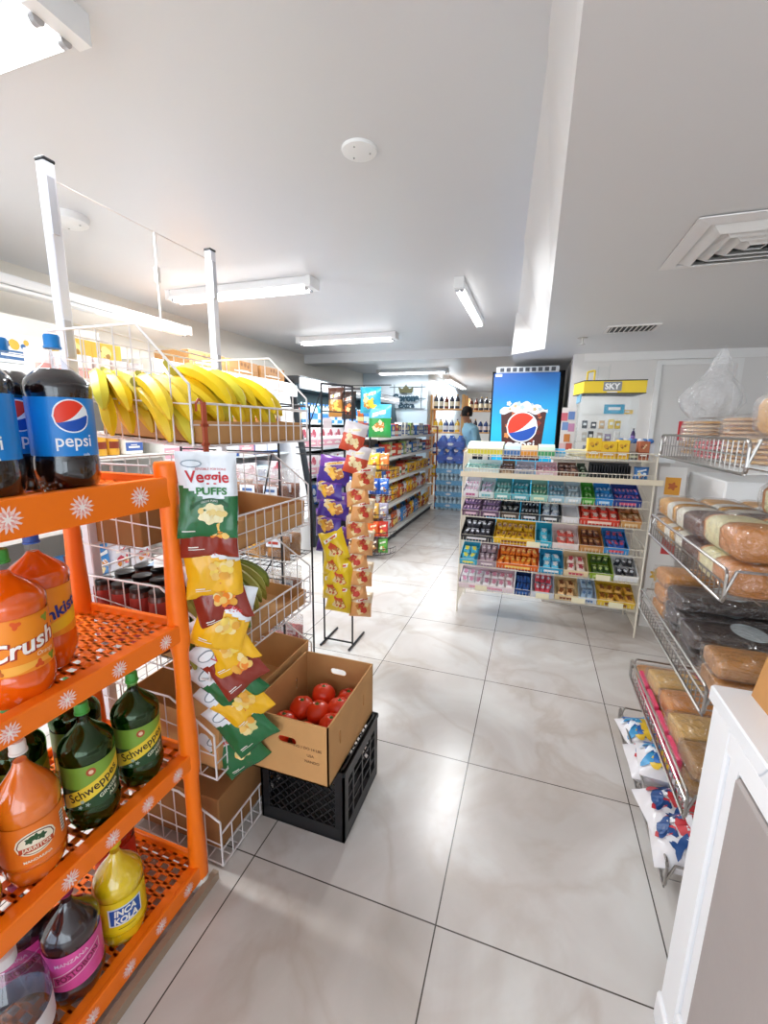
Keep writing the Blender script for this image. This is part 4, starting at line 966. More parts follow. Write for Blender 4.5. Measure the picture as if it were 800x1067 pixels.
for k, (x, z, c, w_, h_) in enumerate(((-.13,.105,'#d8d0c8',.03,.07),(-.08,.105,'#3a4048',.03,.08),(-.02,.105,'#c8b8b0',.03,.07),(.04,.105,'#a898b8',.035,.06),(.10,.105,'#e8e4e0',.03,.08),(-.13,.205,'#2a3038',.03,.06),(-.07,.205,'#444a52',.03,.05),(-.01,.205,'#e8c8a0',.03,.06),(.05,.205,'#f4d878',.03,.07),(.10,.205,'#f0c840',.03,.06),(.06,.315,'#28a0c8',.11,.07),(.13,.315,'#e8b820',.10,.03),(-.1,.005,'#8890a0',.05,.07),(0,.005,'#c8c0c8',.05,.08),(.1,.005,'#b8a8a0',.05,.06))):
    w_ *= 1.25; o = mb(mat(c, .35)).cbox(-w_/2,-.012,0,w_/2,.012,h_,.003).use(mat('#f2f2f2', .4)).box(-w_*.3,-.0135,h_*.4,w_*.3,-.0125,h_*.7).build('vape_pack'); o.location = (.49+x, 3.74+(.03 if k % 2 else 0), 1.215+z)
    tag(o, 'small %s pack on the %s level of the clear display case, %s from left' % ({'#28a0c8':'cyan','#e8b820':'yellow','#f0c840':'golden','#f4d878':'pale yellow'}.get(c, 'grey'), ['lowest','second','third','top'][0 if z < .05 else 1 if z < .15 else 2 if z < .25 else 3], ORD[k % 5]), 'small pack')
t = thing('acrylic_stand', 'yellow and clear stand on top of the yellow lettered header', 'stand', (.40, 3.82, 1.767))
mb(mat('#f0d030', .4)).path([(-.05,0,.004),(-.05,0,.08),(0,0,.09),(.0,0,.004)], .007, 8).box(-.05,-.02,0,.0,.02,.006).build('yellow_frame', t); mb(CASE).box(.02,-.03,0,.024,.03,.12).box(.10,-.03,0,.104,.03,.13).box(.02,-.03,.0,.104,.03,.004).box(.02,.028,0,.104,.03,.12).build('clear_holder', t)
t = thing('basket_of_sweets', 'white tray of small blue and white packets right of the display case', 'tray', (.79, 3.52, 1.222)); 
t.location = (.66, 3.45, 1.222)
mb(mat('#e4e6ec', .5)).box(-.11,-.06,0,.11,.06,.10).build('box', t); 
for k in range(7): mb(mat(['#4a80c8','#e8ecf4','#7aa0d8'][k % 3], .4)).lathe([(.004,0),(.02,.008),(.022,.02),(.01,.034)], (-.09+k*.03, -.02+.03*(k % 2), .10), 10).build('packet', t, True)
P = pk_bottle('small_bottle', .014, .10, '#3a2a5a', '#26262e', '#8a6ab0'); P.place((.645, 3.46, 1.325), 0, 'small dark violet bottle standing on the white tray of packets')
# flyers beside the display case and white poster panel right of the rack
t = thing('card_rack', 'narrow white stand of colourful cards left of the display case', 'card stand', (.235, 3.70, 1.215))
mb(mat('#e8e2e0', .5)).box(-.05,-.008,0,.055,.0,.36).build('back', t)
for k, (x, z, c) in enumerate(((-.03,.26,'#d86a7a'),(.02,.27,'#6a8ac8'),(-.02,.19,'#7a9ad0'),(.025,.18,'#c88ab0'),(0,.10,'#d8843a'),(.02,.03,'#c85a4a'),(-.03,.03,'#e8c0c0'))): mb(mat(c, .5)).box(x-.022, -.012, z, x+.022, -.009, z+.06).build('card', t)
t = thing('poster_stand', 'white board with printed lines and orange picture right of the candy rack', 'sign board', (.93, 3.42, 0))
t.rotation_euler = (0, 0, -.1)
mb(mat('#e6e2de', .5)).box(-.10, 0, .0, .06, .012, 1.17).build('board', t)
s_ = mb(mat('#e8a02a', .5)).box(-.06,-.001,.98,.03,-.0004,1.10); s_.use(mat('#c8662a', .5)).shape(blob2d(.03, 5, .4, -.015, 1.04), lambda x, z: (x, -.0015, z)); s_.build('orange_picture', t)
for k in range(7): mb(mat('#7a848e', .6)).box(-.085,-.001,.93-.03*k,.045-.02*(k % 3),-.0004,.937-.03*k).build('printed_line', t)
mb(mat('#c83a3a', .5)).box(-.03,-.001,.56,.05,-.0004,.70).build('red_panel', t); mb(mat('#d8a83a', .5)).shape(blob2d(.05, 7, .4, -.03, .40), lambda x, z: (x, -.001, z)).build('yellow_shape', t)
# ------------------------------------------------------------------ soda cooler with poster front
t = thing('drinks_cooler', 'tall blue drinks cooler with a cola cup poster on its front', 'cooler', (-.13, 5.12, 0))
mb(mat('#18191d', .4)).cbox(-.325, -.30, .0, .335, .34, 1.93, .01).build('cabinet', t)
mb(mat('#d9dde2', .35)).cbox(-.30, -.30, 1.965, .31, .2, 2.03, .01).build('top_grille', t)
for k in range(9):
    mb(mat('#4a4f58', .6)).box(-.26+k*.062,-.306,1.98,-.22+k*.062,-.299,2.018).build('grille_slot', t)
def poster_mat():
    m = bpy.data.materials.new('printed_poster'); m.use_nodes = True; nt = m.node_tree; b = nt.nodes['Principled BSDF']; b.inputs['Roughness'].default_value = .35
    tc = nt.nodes.new('ShaderNodeTexCoord'); sp = nt.nodes.new('ShaderNodeSeparateXYZ'); r = nt.nodes.new('ShaderNodeValToRGB'); ad = nt.nodes.new('ShaderNodeMath'); ad.operation = 'MULTIPLY_ADD'; ad.inputs[1].default_value = -.18
    nt.links.new(tc.outputs['Object'], sp.inputs[0]); nt.links.new(sp.outputs[0], ad.inputs[0]); nt.links.new(sp.outputs[2], ad.inputs[2]); nt.links.new(ad.outputs[0], r.inputs[0])
    e = r.color_ramp.elements; e[0].position = .0; e[0].color = srgb('#12b4e6'); e[1].position = 1.0; e[1].color = srgb('#0d4fa2'); x = r.color_ramp.elements.new(.45); x.color = srgb('#16b2e8'); x = r.color_ramp.elements.new(.78); x.color = srgb('#1076c2')
    nt.links.new(r.outputs[0], b.inputs['Base Color']); return m
# poster: local origin at z=1.0 so its printed gradient spans 1.0..2.0
door = mb(poster_mat()).cbox(-.315, -.325, .10-1.0, .325, -.30, 1.965-1.0, .004).build('door', t); door.location = (0, 0, 1.0)
g_ = mb(mat('#4a1d18', .4)).loft([[(-.185,-.3262,.02),(.185,-.3262,.02),(.185,-.3258,.02),(-.185,-.3258,.02)],[(-.225,-.3262,.54),(.225,-.3262,.54),(.225,-.3258,.54),(-.225,-.3258,.54)]])
rnd = random.Random(5)
for k in range(26):
    x, z = rnd.uniform(-.16, .17), rnd.uniform(.06, .52); g_.use(mat(['#b5552a','#8a2f1c','#d88a4a','#6a2418'][k % 4], .4)).shape(blob2d(rnd.uniform(.012, .035), 5, .35, x, z, 20), lambda a, c, k=k: (a, -.3266-.00005*k, c))
g_.use(mat('#e4eef4', .4)).shape(span2d(-.235, .235, lambda x: .50+.015*sin(x*40), lambda x: .56+.05*cos(x*9)+.012*sin(x*55), 30), lambda a, c: (a, -.329, c))
for k in range(12): g_.use(mat(['#b8cdd8','#f6fafc','#c8b48a'][k % 3], .4)).shape(blob2d(rnd.uniform(.015, .03), 5, .4, rnd.uniform(-.16, .16), rnd.uniform(.53, .60), 16), lambda a, c, k=k: (a, -.3293-.0001*k, c))
globe(g_, .142, lambda e: (lambda a, c: (a, -.331-e*2, c)), -.005, .36)
mb(mat('#e8eef4', .4)).box(-.30,-.3285,.93,-.235,-.3255,.955).build('small_sticker', door)
g_.use(mat('#f4f6fa', .4)).shape(text2d('pepsi', .085, 0, .015, 0, .27), flatmap(-.005, -.333, .172))
o = g_.build('printed_cup_picture', door); o.location = (0, 0, .065)
mb(mat('#b8bcc2', .3, .7)).cbox(-.31,-.35,.75,-.295,-.325,1.25,.004).build('handle', t)
# ------------------------------------------------------------------ bread rack on the right
BX0, BX1, BY0, BY1 = .49, .90, 1.28, 2.06
br = thing('bread_rack', 'grey wire bread rack with five tiers of bagged loaves at right', 'rack', (.70, 1.67, 0))
bl = lambda x, y, z: (x-.70, y-1.67, z)
for y in (BY0+.03, BY1-.03):
    b = mb(mat('#7a716c', .35, .6)); b.cbox(*bl(BX1-.015, y-.013, 0), *bl(BX1+.012, y+.013, 1.46), c=.003); b.cbox(*bl(BX0+.06, y-.013, 0), *bl(BX1, y+.013, .03), c=.003); b.build('upright', br)
b = mb(WIRE)
for y in (BY0, BY1): b.rod(bl(BX1, y, 1.3), bl(BX1, y, 1.86), .005)
b.rod(bl(BX1, BY0, 1.86), bl(BX1, BY1, 1.86), .004).build('top_frame', br)
b = mb(CHROME)
for z in (1.16, 1.10, .80): b.rod(bl(BX1, BY0, z), bl(BX1, BY1, z), .003)
for y in (BY0, 1.54, 1.80, BY1): b.rod(bl(BX1, y, .1), bl(BX1, y, 1.3), .0028)
b.build('back_grid', br)
BZ = [1.314, .985, .655, .32, .07]
for i, z in enumerate(BZ):
    b = mb(CHROME); x0 = BX0-(.02 if i == 4 else 0)
    def loop(y0, y1, za, zb, x):
        r = .018; pts = []
        for cx, cz, a0 in ((y1-r, zb-r, 0), (y0+r, zb-r, pi/2), (y0+r, za+r, pi), (y1-r, za+r, 1.5*pi)):
            for k in range(4): pts.append(bl(x, cx+r*cos(a0+k*pi/6), cz+r*sin(a0+k*pi/6)))
        return pts
    lh = .085
    b.path(loop(BY0, BY1, z, z+lh, x0), .0042, 6, True); b.path(loop(BY0+.0, BY1, z, z+.045, x0+.004), .003, 5, True)
    for k in range(1, 24): y = BY0+(BY1-BY0)*k/24; b.rod(bl(x0, y, z+.002), bl(x0, y, z+.045 if i else z+lh), .0018, 4); b.rod(bl(x0, y, z), bl(BX1, y, z+.012), .0018, 4)
    for k in range(6): x = x0+(BX1-x0)*k/5; b.rod(bl(x, BY0, z+.002*k), bl(x, BY1, z+.002*k), .0028, 5)
    for y in (BY0, BY1): b.path([bl(x0, y, z+.02), bl(x0+.02, y, z+lh), bl(BX1-.14, y, z+lh), bl(BX1, y, z+lh+.04), bl(BX1, y, z)], .004, 6)
    b.build('shelf', br)
def loaf(name, L_, W, H, crust, band, film=FILM, flat=False, dark=None, oval=None, cat='bread', top=None, bandr=(.28, .62)):
    """lies along local X, base at z=0"""
    t = thing(name, '', cat); n = 12
    def sec(x, k, e=0.0):
        pts = []
        for q in range(18):
            a = 2*pi*q/18; cy, cz = cos(a), sin(a)
            y = W/2*(abs(cy)**.55)*(1 if cy > 0 else -1)*(1+.06*(cz > .2)); z = H/2+H/2*(abs(cz)**.6)*(1 if cz > 0 else -1)
            pts.append((x, y*k+(e if cy > 0 else -e), (z-H/2)*k*(1 if flat else (1+.03*sin(x*60)))+H/2+e*(1 if cz > 0 else -.3)))
        return pts
    prof = [(-.5, .80), (-.485, .93), (-.44, 1.0), (-.2, 1.01), (0, .99), (.2, 1.01), (.44, 1.0), (.485, .93), (.5, .80)]
    mb(mat(crust, .42, noise=.42, nscale=7, bump=.5, bscale=26)).loft([sec(L_*u, k) for u, k in prof]).build('loaf', t, True)
    if band:
        b = mb(mat(band, .4)); b.loft([sec(L_*(u-.5), 1.012, .0012) for u in (bandr[0], sum(bandr)/2, bandr[1])], False, False)
        b.use(mat('#7a8a4a' if band == '#efe6b4' else '#8a5a3a', .5))
        for k in range(4): b.box(L_*(bandr[0]-.5)+.012+k*.02, -W*.53, H*.35, L_*(bandr[0]-.5)+.022+k*.02, -W*.527, H*.7)
        b.build('label_band', t, True)
    if oval:
        mb(mat(oval, .4)).shape(disc2d(W*.42, 0, 0, 16, L_*.14), lambda x, y: (y, x, H*1.025+.001)).build('oval_label', t)
    fl = [(-.66, .22), (-.60, .45), (-.52, 1.02), (-.44, 1.06), (0, 1.05), (.44, 1.06), (.515, 1.0), (.53, .6)]
    mb(film).loft([[(x+random.uniform(-.003, .003), y+random.uniform(-.002, .002), max(.001, z+random.uniform(-.002, .003))) for x, y, z in sec(L_*u, k, .003)] for u, k in fl]).build('wrapper', t, True)
    return Proto(t)
Q = pi/2
LA = loaf('bread_loaf', .235, .125, .088, '#cf8434', '#efe6b4', bandr=(.42, .86)); LB = loaf('bread_loaf', .225, .12, .075, '#5c2a14', '#f0ead8', bandr=(.62, .95)); LCc = loaf('bread_loaf', .22, .12, .075, '#e0a03a', '#f2eee2', bandr=(.1, .4))
# second tier, loaves lie lengthwise; their ends face the viewer
zt2 = BZ[1]+.012
W2 = [('at the front edge', .560), ('in the middle', .692), ('at the back', .822)]
for nm, x in W2:
    for k in range(3):
        if nm == 'at the front edge' and k == 2: continue
        if nm == 'at the back' and k == 0: pass
        LA.place((x+random.uniform(-.004, .004), 1.405, zt2+k*.094), Q, 'golden loaf %s, near end of second tier, %s' % (nm, ['lowest', 'middle', 'topmost'][k] if nm != 'at the front edge' else ['lower', 'upper'][k]))
    for k in range(2):
        LB.place((x+random.uniform(-.004, .004), 1.655, zt2+k*.084), Q, 'dark brown loaf %s, second tier centre, %s' % (nm, ['lower', 'upper'][k]))
        LCc.place((x+random.uniform(-.004, .004), 1.905, zt2+k*.084), Q, 'yellow-brown loaf %s, far end of second tier, %s' % (nm, ['lower', 'upper'][k]))
# third tier: long buns across
zt3 = BZ[2]+.012
LD = loaf('bun_pack', .34, .15, .062, '#d08c38', None); LE = loaf('dark_bread_pack', .34, .165, .055, '#2e1712', None, oval='#cfdbe0'); LF = loaf('bun_pack', .32, .14, .055, '#c98a3e', '#e9e2d4', bandr=(.05, .3))
for k in range(3): LD.place((.70, 1.965, zt3+k*.068), pi+.04*k, 'long golden bun pack at the far end of third tier, %s' % ['lowest', 'middle', 'topmost'][k])
for k in range(3): LE.place((.70, 1.785, zt3+k*.060), pi-.05+.06*k, 'dark brown bread pack in the middle of third tier, %s' % ['lowest', 'middle', 'topmost'][k])
for k in range(2): LE.place((.70, 1.60, zt3+k*.060), pi, 'dark bread pack with pale oval label on third tier, %s of the nearer two' % ['lower', 'upper'][k])
for k in range(2): LF.place((.70, 1.42, zt3+k*.060), pi, 'golden roll pack at the near end of third tier, %s' % ['lower', 'upper'][k])
# fourth tier
zt4 = BZ[3]+.012
LG = loaf('cake_pack', .20, .13, .065, '#d88a30', None); LH = loaf('cake_pack', .22, .13, .065, '#e6b060', '#e2507a', bandr=(0.0, .28)); LI = loaf('cake_pack', .22, .13, .06, '#a87a3a', '#f0e4d8', bandr=(.4, .6))
for i, (y, pr, w_) in enumerate(((1.985, LD, 'golden bun pack'), (1.835, LH, 'pink-edged golden cake pack'), (1.69, LG, 'orange-brown cake pack'), (1.545, LH, 'pink and yellow cake pack'), (1.405, LI, 'olive-brown swirl cake pack'))):
    if pr is LD: LD.place((.68, y, zt4), pi, '%s at the far end of fourth tier' % w_); continue
    pr.place((.625, y, zt4), pi, '%s at the front of fourth tier, %s from far end' % (w_, ORD[i])); pr.place((.625, y, zt4+.07), pi+.1, '%s stacked on its like, fourth tier, %s' % (w_, ORD[i]))
for i, y in enumerate((1.90, 1.76, 1.62, 1.48)):
    P_ = mb(mat('#e0406e', .3, coat=.3)).cbox(-.008,-.06,0,.008,.06,.075,.003); o = P_.build('pink_packet'); o.location = (.508, y, zt4)
    tag(o, 'narrow pink packet standing at the front rail of fourth tier, %s from far end' % ORD[i], 'packet')
# fifth tier: patterned bread bags
def patterned(name, w, h, th, seed, cols):
    def dec(b, mp):
        rnd = random.Random(seed)
        for k in range(60):
            b.use(mat(cols[k % len(cols)], .35)).shape((lambda q, L2, wd, cx, cz: ([(cx+x*cos(q)-y*sin(q), cz+x*sin(q)+y*cos(q)) for x, y in disc2d(L2, 0, 0, 10, wd)[0]], disc2d(L2, 0, 0, 10, wd)[1]))(rnd.uniform(0, 3), rnd.uniform(.018, .045), rnd.uniform(.008, .018), rnd.uniform(-w*.36, w*.36), -rnd.uniform(h*.1, h*.9)), mp(.0015+.00012*k))
    b = bag(name, w, h, th, lambda u, v: 0, [mat('#ece9ec', .3, coat=.3, bump=.3)], seed, dec, 12, 14, fnwav=.004)
    for i, v in enumerate(b.v): b.v[i] = (v[0], v[2]+h/2, -v[1]+th)
    o = b.build(name, None, True); o['category'] = 'bread bag'; return Proto(o)
BG1 = patterned('bread_bag', .19, .32, .06, 3, ['#c8323a', '#24508e', '#f2f2f6', '#d84a50']); BG2 = patterned('bread_bag', .18, .30, .05, 4, ['#2a6cb8', '#f0c83c', '#e8eef6', '#3a9ad0'])
zt5 = BZ[4]+.012
BG2.place((.60, 1.93, zt5), -Q+.2, 'blue, white and yellow bread bag at the far end of the floor tier'); BG1.place((.60, 1.72, zt5), -Q, 'red, white and blue bread bag on the floor tier, farther one')
BG1.place((.60, 1.50, zt5), -Q+.15, 'red, white and blue bread bag on the floor tier, middle one'); BG1.place((.62, 1.37, zt5+.02), -Q-.1, 'red, white and blue bread bag on the floor tier, nearest one', None, (.25, 0))
BG2.place((.60, 1.62, zt5+.09), -Q-.1, 'blue and white bread bag lying on top of the red ones'); 
# top tier: stacked flatbreads in film
def flat_stack(name, label, x, y, z, r, n, c1, film=FILM2, ry=None, tl=(0, 0)):
    t = thing(name, label, 'flatbread', (x, y, z)); ry = ry or r; t.rotation_euler = (tl[0], tl[1], 0)
    for k in range(n):
        zz = .004+k*.0135; T = Matrix.Translation((random.uniform(-.006, .006), random.uniform(-.006, .006), zz)) @ Matrix.Diagonal((1, ry/r, 1, 1))
        mb(mat(c1[k % len(c1)], .65, noise=.2, nscale=14)).lathe([(r*.9,0),(r,.004),(r*.99,.009),(r*.85,.0125)], n=22, T=T).build('flatbread', t, True)
    h = n*.0135+.008; T = Matrix.Diagonal((1, ry/r, 1, 1))
    mb(film).lathe([(r*1.02,0),(r*1.07,h*.3),(r*1.07,h*.75),(r*.98,h),(r*.4,h+.01),(r*.1,h+.012)], n=22, T=T, squash=lambda rr, z_, a: rr*(1+.03*sin(7*a+z_*90))).build('wrapper', t, True)
    return t
TN = ['#d9b383', '#e3c498', '#c99c66']; zt1 = BZ[0]+.014
flat_stack('flatbread_pack', 'tall pack of pale flatbreads at the far end of the top tier', .635, 1.955, zt1, .105, 9, TN)
flat_stack('flatbread_pack', 'pack of pale flatbreads behind the tall one on the top tier', .79, 1.90, zt1, .10, 8, TN)
flat_stack('flatbread_pack', 'pack of toasted flatbreads lying above the pink packet on the top tier', .70, 1.73, zt1+.062, .115, 5, ['#cda067', '#dcb98a'])
flat_stack('pink_flatbread_pack', 'pack of pinkish-red wraps in the middle of the top tier', .60, 1.70, zt1, .095, 4, ['#e2606a', '#d94a58'])
flat_stack('flatbread_pack', 'low pack of tan wraps behind the pinkish-red ones on the top tier', .80, 1.70, zt1, .09, 4, ['#d9b383', '#c9935c'])
flat_stack('flatbread_pack', 'pack of yellowish tortillas near the close end of the top tier', .61, 1.48, zt1, .10, 5, ['#e3b878', '#cf9a56'])
flat_stack('flatbread_pack', 'pack of golden tortillas at the close back corner of the top tier', .80, 1.46, zt1, .095, 5, ['#d8a860', '#e6c188'])
mb(mat('#c8323a', .4)).box(-.015, -.003, 0, .015, .003, .075).build('red_label_card').location = (.553, 2.045, zt1+.05)
tag(bpy.data.objects['red_label_card'], 'small red and white label card beside the tall flatbread pack', 'label card')
LJ = loaf('round_bread', .20, .15, .11, '#e2a860', '#e0584a', film=FILM2, bandr=(.38, .62)); LJ.place((.72, 1.55, zt1+.08), .6, 'round bread with red label in a clear bag, highest at the right edge')
# blown-up clear plastic bags
def puffy(name, label, x, y, z, w, d, h, seed):
    rnd = random.Random(seed); b = mb(FILM2); n = 36; m_ = 26; rings = []; ph = [rnd.uniform(0, 6) for _ in range(8)]
    for j in range(m_+1):
        v = j/m_; k = (.75+.5*sin(pi*min(1, v*1.3)))*(1-.55*v**1.6)*(1 if v < .93 else .75); ring = []
        for i in range(n):
            a = 2*pi*i/n
            cr = abs(sin(2.5*a+3*v+ph[0]))*.20+abs(sin(4*a-6*v+ph[1]))*.13+abs(sin(7*a+11*v+ph[2]))*.08+.12*sin(3*a+ph[3]); q = k*(.72+cr)
            ring.append((w*q*cos(a)+.05*v*v*w*4, d*q*sin(a), h*(v+.10*v*sin(2*a+ph[4])+.05*v*sin(5*a+ph[5]))))
        rings.append(ring)
    b.loft(rings, True, False); o = b.build(name, None, True); o.location = (x, y, z); tag(o, label, 'plastic bag'); return o
puffy('clear_plastic_bag', 'crumpled clear plastic bag bulging upright above the flatbreads', .60, 1.93, zt1+.135, .085, .075, .22, 2)
puffy('clear_plastic_bag', 'crumpled clear plastic bag at the upper right edge of the photo', .70, 1.53, zt1+.21, .075, .07, .14, 5)
t = thing('nut_tray', 'small dark tray of nuts on the wall side of the bread rack top', 'tray', (.84, 1.95, zt1+.13))
mb(mat('#4a2c1c', .5)).cbox(-.05,-.06,0,.05,.06,.03,.004).build('tray', t); mb(mat('#e8c43a', .5)).cbox(-.03,-.05,.03,.04,.05,.05,.004).build('yellow_packet', t)
# goods seen through the rack: white deli counter and yellow packs
t = thing('deli_counter', 'bright white counter with brown base seen through the bread rack', 'counter', (1.65, 3.45, 0))
mb(mat('#f6f6f6', .3)).cbox(-.55,-.35,.86,.9,.3,1.12,.01).build('white_top', t); mb(mat('#a08878', .5)).cbox(-.52,-.32,0,.88,.28,.86,.01).build('base', t)
for k in range(4): 
    P = pk_bag('yellow_packet', .13, .09, .03, '#d8c41e', '#6a7a1e', 9+k) if k == 0 else P
    P.place((1.02+.0*k+.15*(k % 2), 2.16+.05*(k % 2), (1.0, 1.0, .90, .90)[k]+.0), -.5, 'yellow packet hanging behind the bread rack, %s %s' % (['upper', 'lower'][k//2], ['left', 'right'][k % 2]))
t = thing('packet_hanger', 'thin grey hanger holding yellow packets behind the bread rack', 'rack', (1.09, 2.22, 0))
mb(CHROME).rod((0,0,0),(0,0,1.3),.006).rod((-.12,0,1.095),(.14,0,1.095),.003).rod((-.12,0,.995),(.14,0,.995),.003).build('frame', t); mb(CHROME).lathe([(.14,0),(.14,.01),(.01,.02)], n=24).build('base', t, True)
# ------------------------------------------------------------------ white counter at lower right
def marble():
    m = bpy.data.materials.new('white_marble'); m.use_nodes = True; nt = m.node_tree; b = nt.nodes['Principled BSDF']; b.inputs['Roughness'].default_value = .2
    tc = nt.nodes.new('ShaderNodeTexCoord'); n = nt.nodes.new('ShaderNodeTexNoise'); n.inputs['Scale'].default_value = 3; n.inputs['Detail'].default_value = 3; n.inputs['Distortion'].default_value = 1.0
    r = nt.nodes.new('ShaderNodeValToRGB'); e = r.color_ramp.elements; e[0].position = .49; e[0].color = srgb('#eceef2'); e[1].position = .515; e[1].color = srgb('#eef0f4'); x = e.new(.50); x.color = srgb('#b4bcc8')
    nt.links.new(tc.outputs['Object'], n.inputs[0]); nt.links.new(n.outputs[0], r.inputs[0]); nt.links.new(r.outputs[0], b.inputs['Base Color']); return m
WP = mat('#f3f4f7', .35)
t = thing('checkout_counter', 'white panelled counter with veined marble top at lower right', 'counter', (.80, .30, 0))
cl = lambda x, y, z: (x-.80, y-.30, z)
mb(marble()).cbox(*cl(.387,-.4,.865), *cl(1.3,1.0,.90), c=.004).build('worktop', t)
b = mb(WP); b.cbox(*cl(.41,-.38,.0), *cl(1.28,.98,.865), c=.004); b.build('body', t)
b = mb(WP); b.cbox(*cl(.392,.90,.08), *cl(.412,.985,.865), c=.004).cbox(*cl(.392,-.38,.815), *cl(.412,.90,.865), c=.004).cbox(*cl(.392,-.38,.08), *cl(.412,.9,.16), c=.004); b.build('frame', t)
b = mb(WP); b.cbox(*cl(.400,.862,.16), *cl(.412,.90,.815), c=.002).cbox(*cl(.400,-.38,.802), *cl(.412,.862,.815), c=.002); b.build('inner_moulding', t)
b = mb(WP); b.cbox(*cl(.385,-.38,0), *cl(.412,.992,.08), c=.006); b.build('skirting', t)
mb(mat('#a39a97', .5, noise=.12, nscale=4, bump=.1)).cbox(*cl(.394,-.35,.17), *cl(.412,.86,.80), c=.006).build('inset_panel', t)
t = thing('cardboard_box', 'tall brown cardboard box standing on the white marble counter', 'box', (.60, .86, .90))
mb(mat('#c48d52', .85, noise=.1)).loft([[(-.15,-.12,0),(.2,-.12,0),(.2,.12,0),(-.15,.12,0)],[(-.105,-.12,.3),(.2,-.12,.3),(.2,.12,.3),(-.105,.12,.3)]]).build('body', t); mb(CARDD).box(-.105,-.118,.3,.2,-.112,.36).build('flap', t)
# ------------------------------------------------------------------ long aisle gondola
gd = thing('gondola_shelf', 'long grey-white shelving gondola along the left of the aisle', 'shelf', (-1.97, 5.95, 0))
gl = lambda x, y, z: (x+1.97, y-5.95, z)
GY0, GY1 = 4.50, 7.35; GM = mat('#e6e4de', .45); DK = mat('#2c2b2e', .5)
mb(DK).cbox(*gl(-2.32, GY0, 0), *gl(-1.64, GY1, .085), c=.005).build('base', gd)
mb(GM).cbox(*gl(-1.99, GY0, .08), *gl(-1.95, GY1, 1.33), c=.003).build('back_panel', gd)
GZ = [1.29, 1.045, .765, .46, .105]
for z in GZ:
    for s_ in (0, 1):
        x0, x1 = ((-1.95, -1.62), (-2.32, -1.99))[s_]
        b = mb(GM).cbox(*gl(x0, GY0, z-.022), *gl(x1, GY1, z), c=.003); o = b.build('shelf', gd)
        if s_ == 0: mb(mat('#f1f0ea', .4)).box(*gl(-1.621, GY0, z-.032), *gl(-1.615, GY1, z+.004)).build('price_strip', o)
for y in (GY0, 5.45, 6.4, GY1-.03): mb(DK).box(*gl(-1.955, y, .08), *gl(-1.935, y+.03, 1.36)).build('upright', gd)
# goods, front row(s) facing +x
C = pk_box
PBX = [(C('carton', .15, .10, .15, '#c8442e', '#f0e0c0', '#f4c832'), 'red carton', .15), (C('carton', .13, .10, .17, '#efece4', '#4a6ab0', '#7a94c8'), 'white and blue carton', .13),
       (C('carton', .14, .10, .14, '#2b62a8', '#e8eef4', '#f0c83c'), 'blue carton', .14), (C('carton', .12, .10, .17, '#8aa05a', '#f0ead0', '#d8603a'), 'green carton', .12),
       (C('carton', .15, .10, .13, '#e8b83a', '#b04a22', '#f6ecd0'), 'yellow carton', .15)]
PCN = [(pk_can('food_can', .04, .115, '#c83a2e', '#c8c8ca', '#f4e8c8'), 'red can', .085), (pk_can('food_can', .04, .11, '#e8e4da', '#c8c8ca', '#4a8a5a'), 'white and green can', .085), (pk_can('food_can', .042, .13, '#e0a832', '#c8c8ca', '#8a3a22'), 'yellow can', .09), (pk_can('food_can', .04, .12, '#2e5aa0', '#c8c8ca', '#f0f0f0'), 'blue can', .085)]
PBG = [(pk_bag('snack_packet', .15, .20, .035, '#f0b81e', '#c8442e', 21), 'yellow snack packet', .14), (pk_bag('snack_packet', .15, .19, .035, '#e4e2ea', '#c84a5a', 22), 'white snack packet', .14),
       (pk_bag('snack_packet', .15, .20, .035, '#d8622a', '#f4d87a', 23), 'orange snack packet', .14), (pk_bag('snack_packet', .14, .18, .035, '#a0402e', '#f0d0a0', 24), 'rust-red snack packet', .13), (pk_bag('snack_packet', .14, .19, .035, '#3f86c8', '#eef4fa', 25), 'blue snack packet', .13)]
BX, CN, BGG = PBX, PCN, PBG
def mix(seq): return seq
rowsG = [
 (0, [CN[0], BX[0], BX[2], CN[2], BX[3], CN[0], BX[1], BX[2], BX[2], BX[2]], 'on the gondola top shelf'),
 (1, [BX[1], CN[1], BX[2], BX[3], CN[3], CN[0], BX[0]], 'on the gondola second shelf'),
 (2, [CN[0], BX[4], CN[2], BX[4], BX[0], CN[1], CN[3]], 'on the gondola middle shelf'),
 (3, [BGG[3], BGG[2], BGG[1], BGG[1], BGG[0], BGG[2], BGG[0]], 'on the gondola fourth shelf'),
 (4, [BGG[3], BGG[0], BGG[0], BGG[1], BGG[4], BGG[0], BGG[2]], 'on the gondola bottom shelf')]
for i, items, wh in rowsG:
    row_of(items, GY0+.03, GY1-.03, -1.70, GZ[i]+.003, wh, Q, 'y', None, .012, 'near end')
    row_of(items[2:]+items[:2], GY0+.03, GY1-.03, -1.83, GZ[i]+.003, wh.replace('on the', 'behind on the', 1), Q, 'y', None, .008, 'near end')
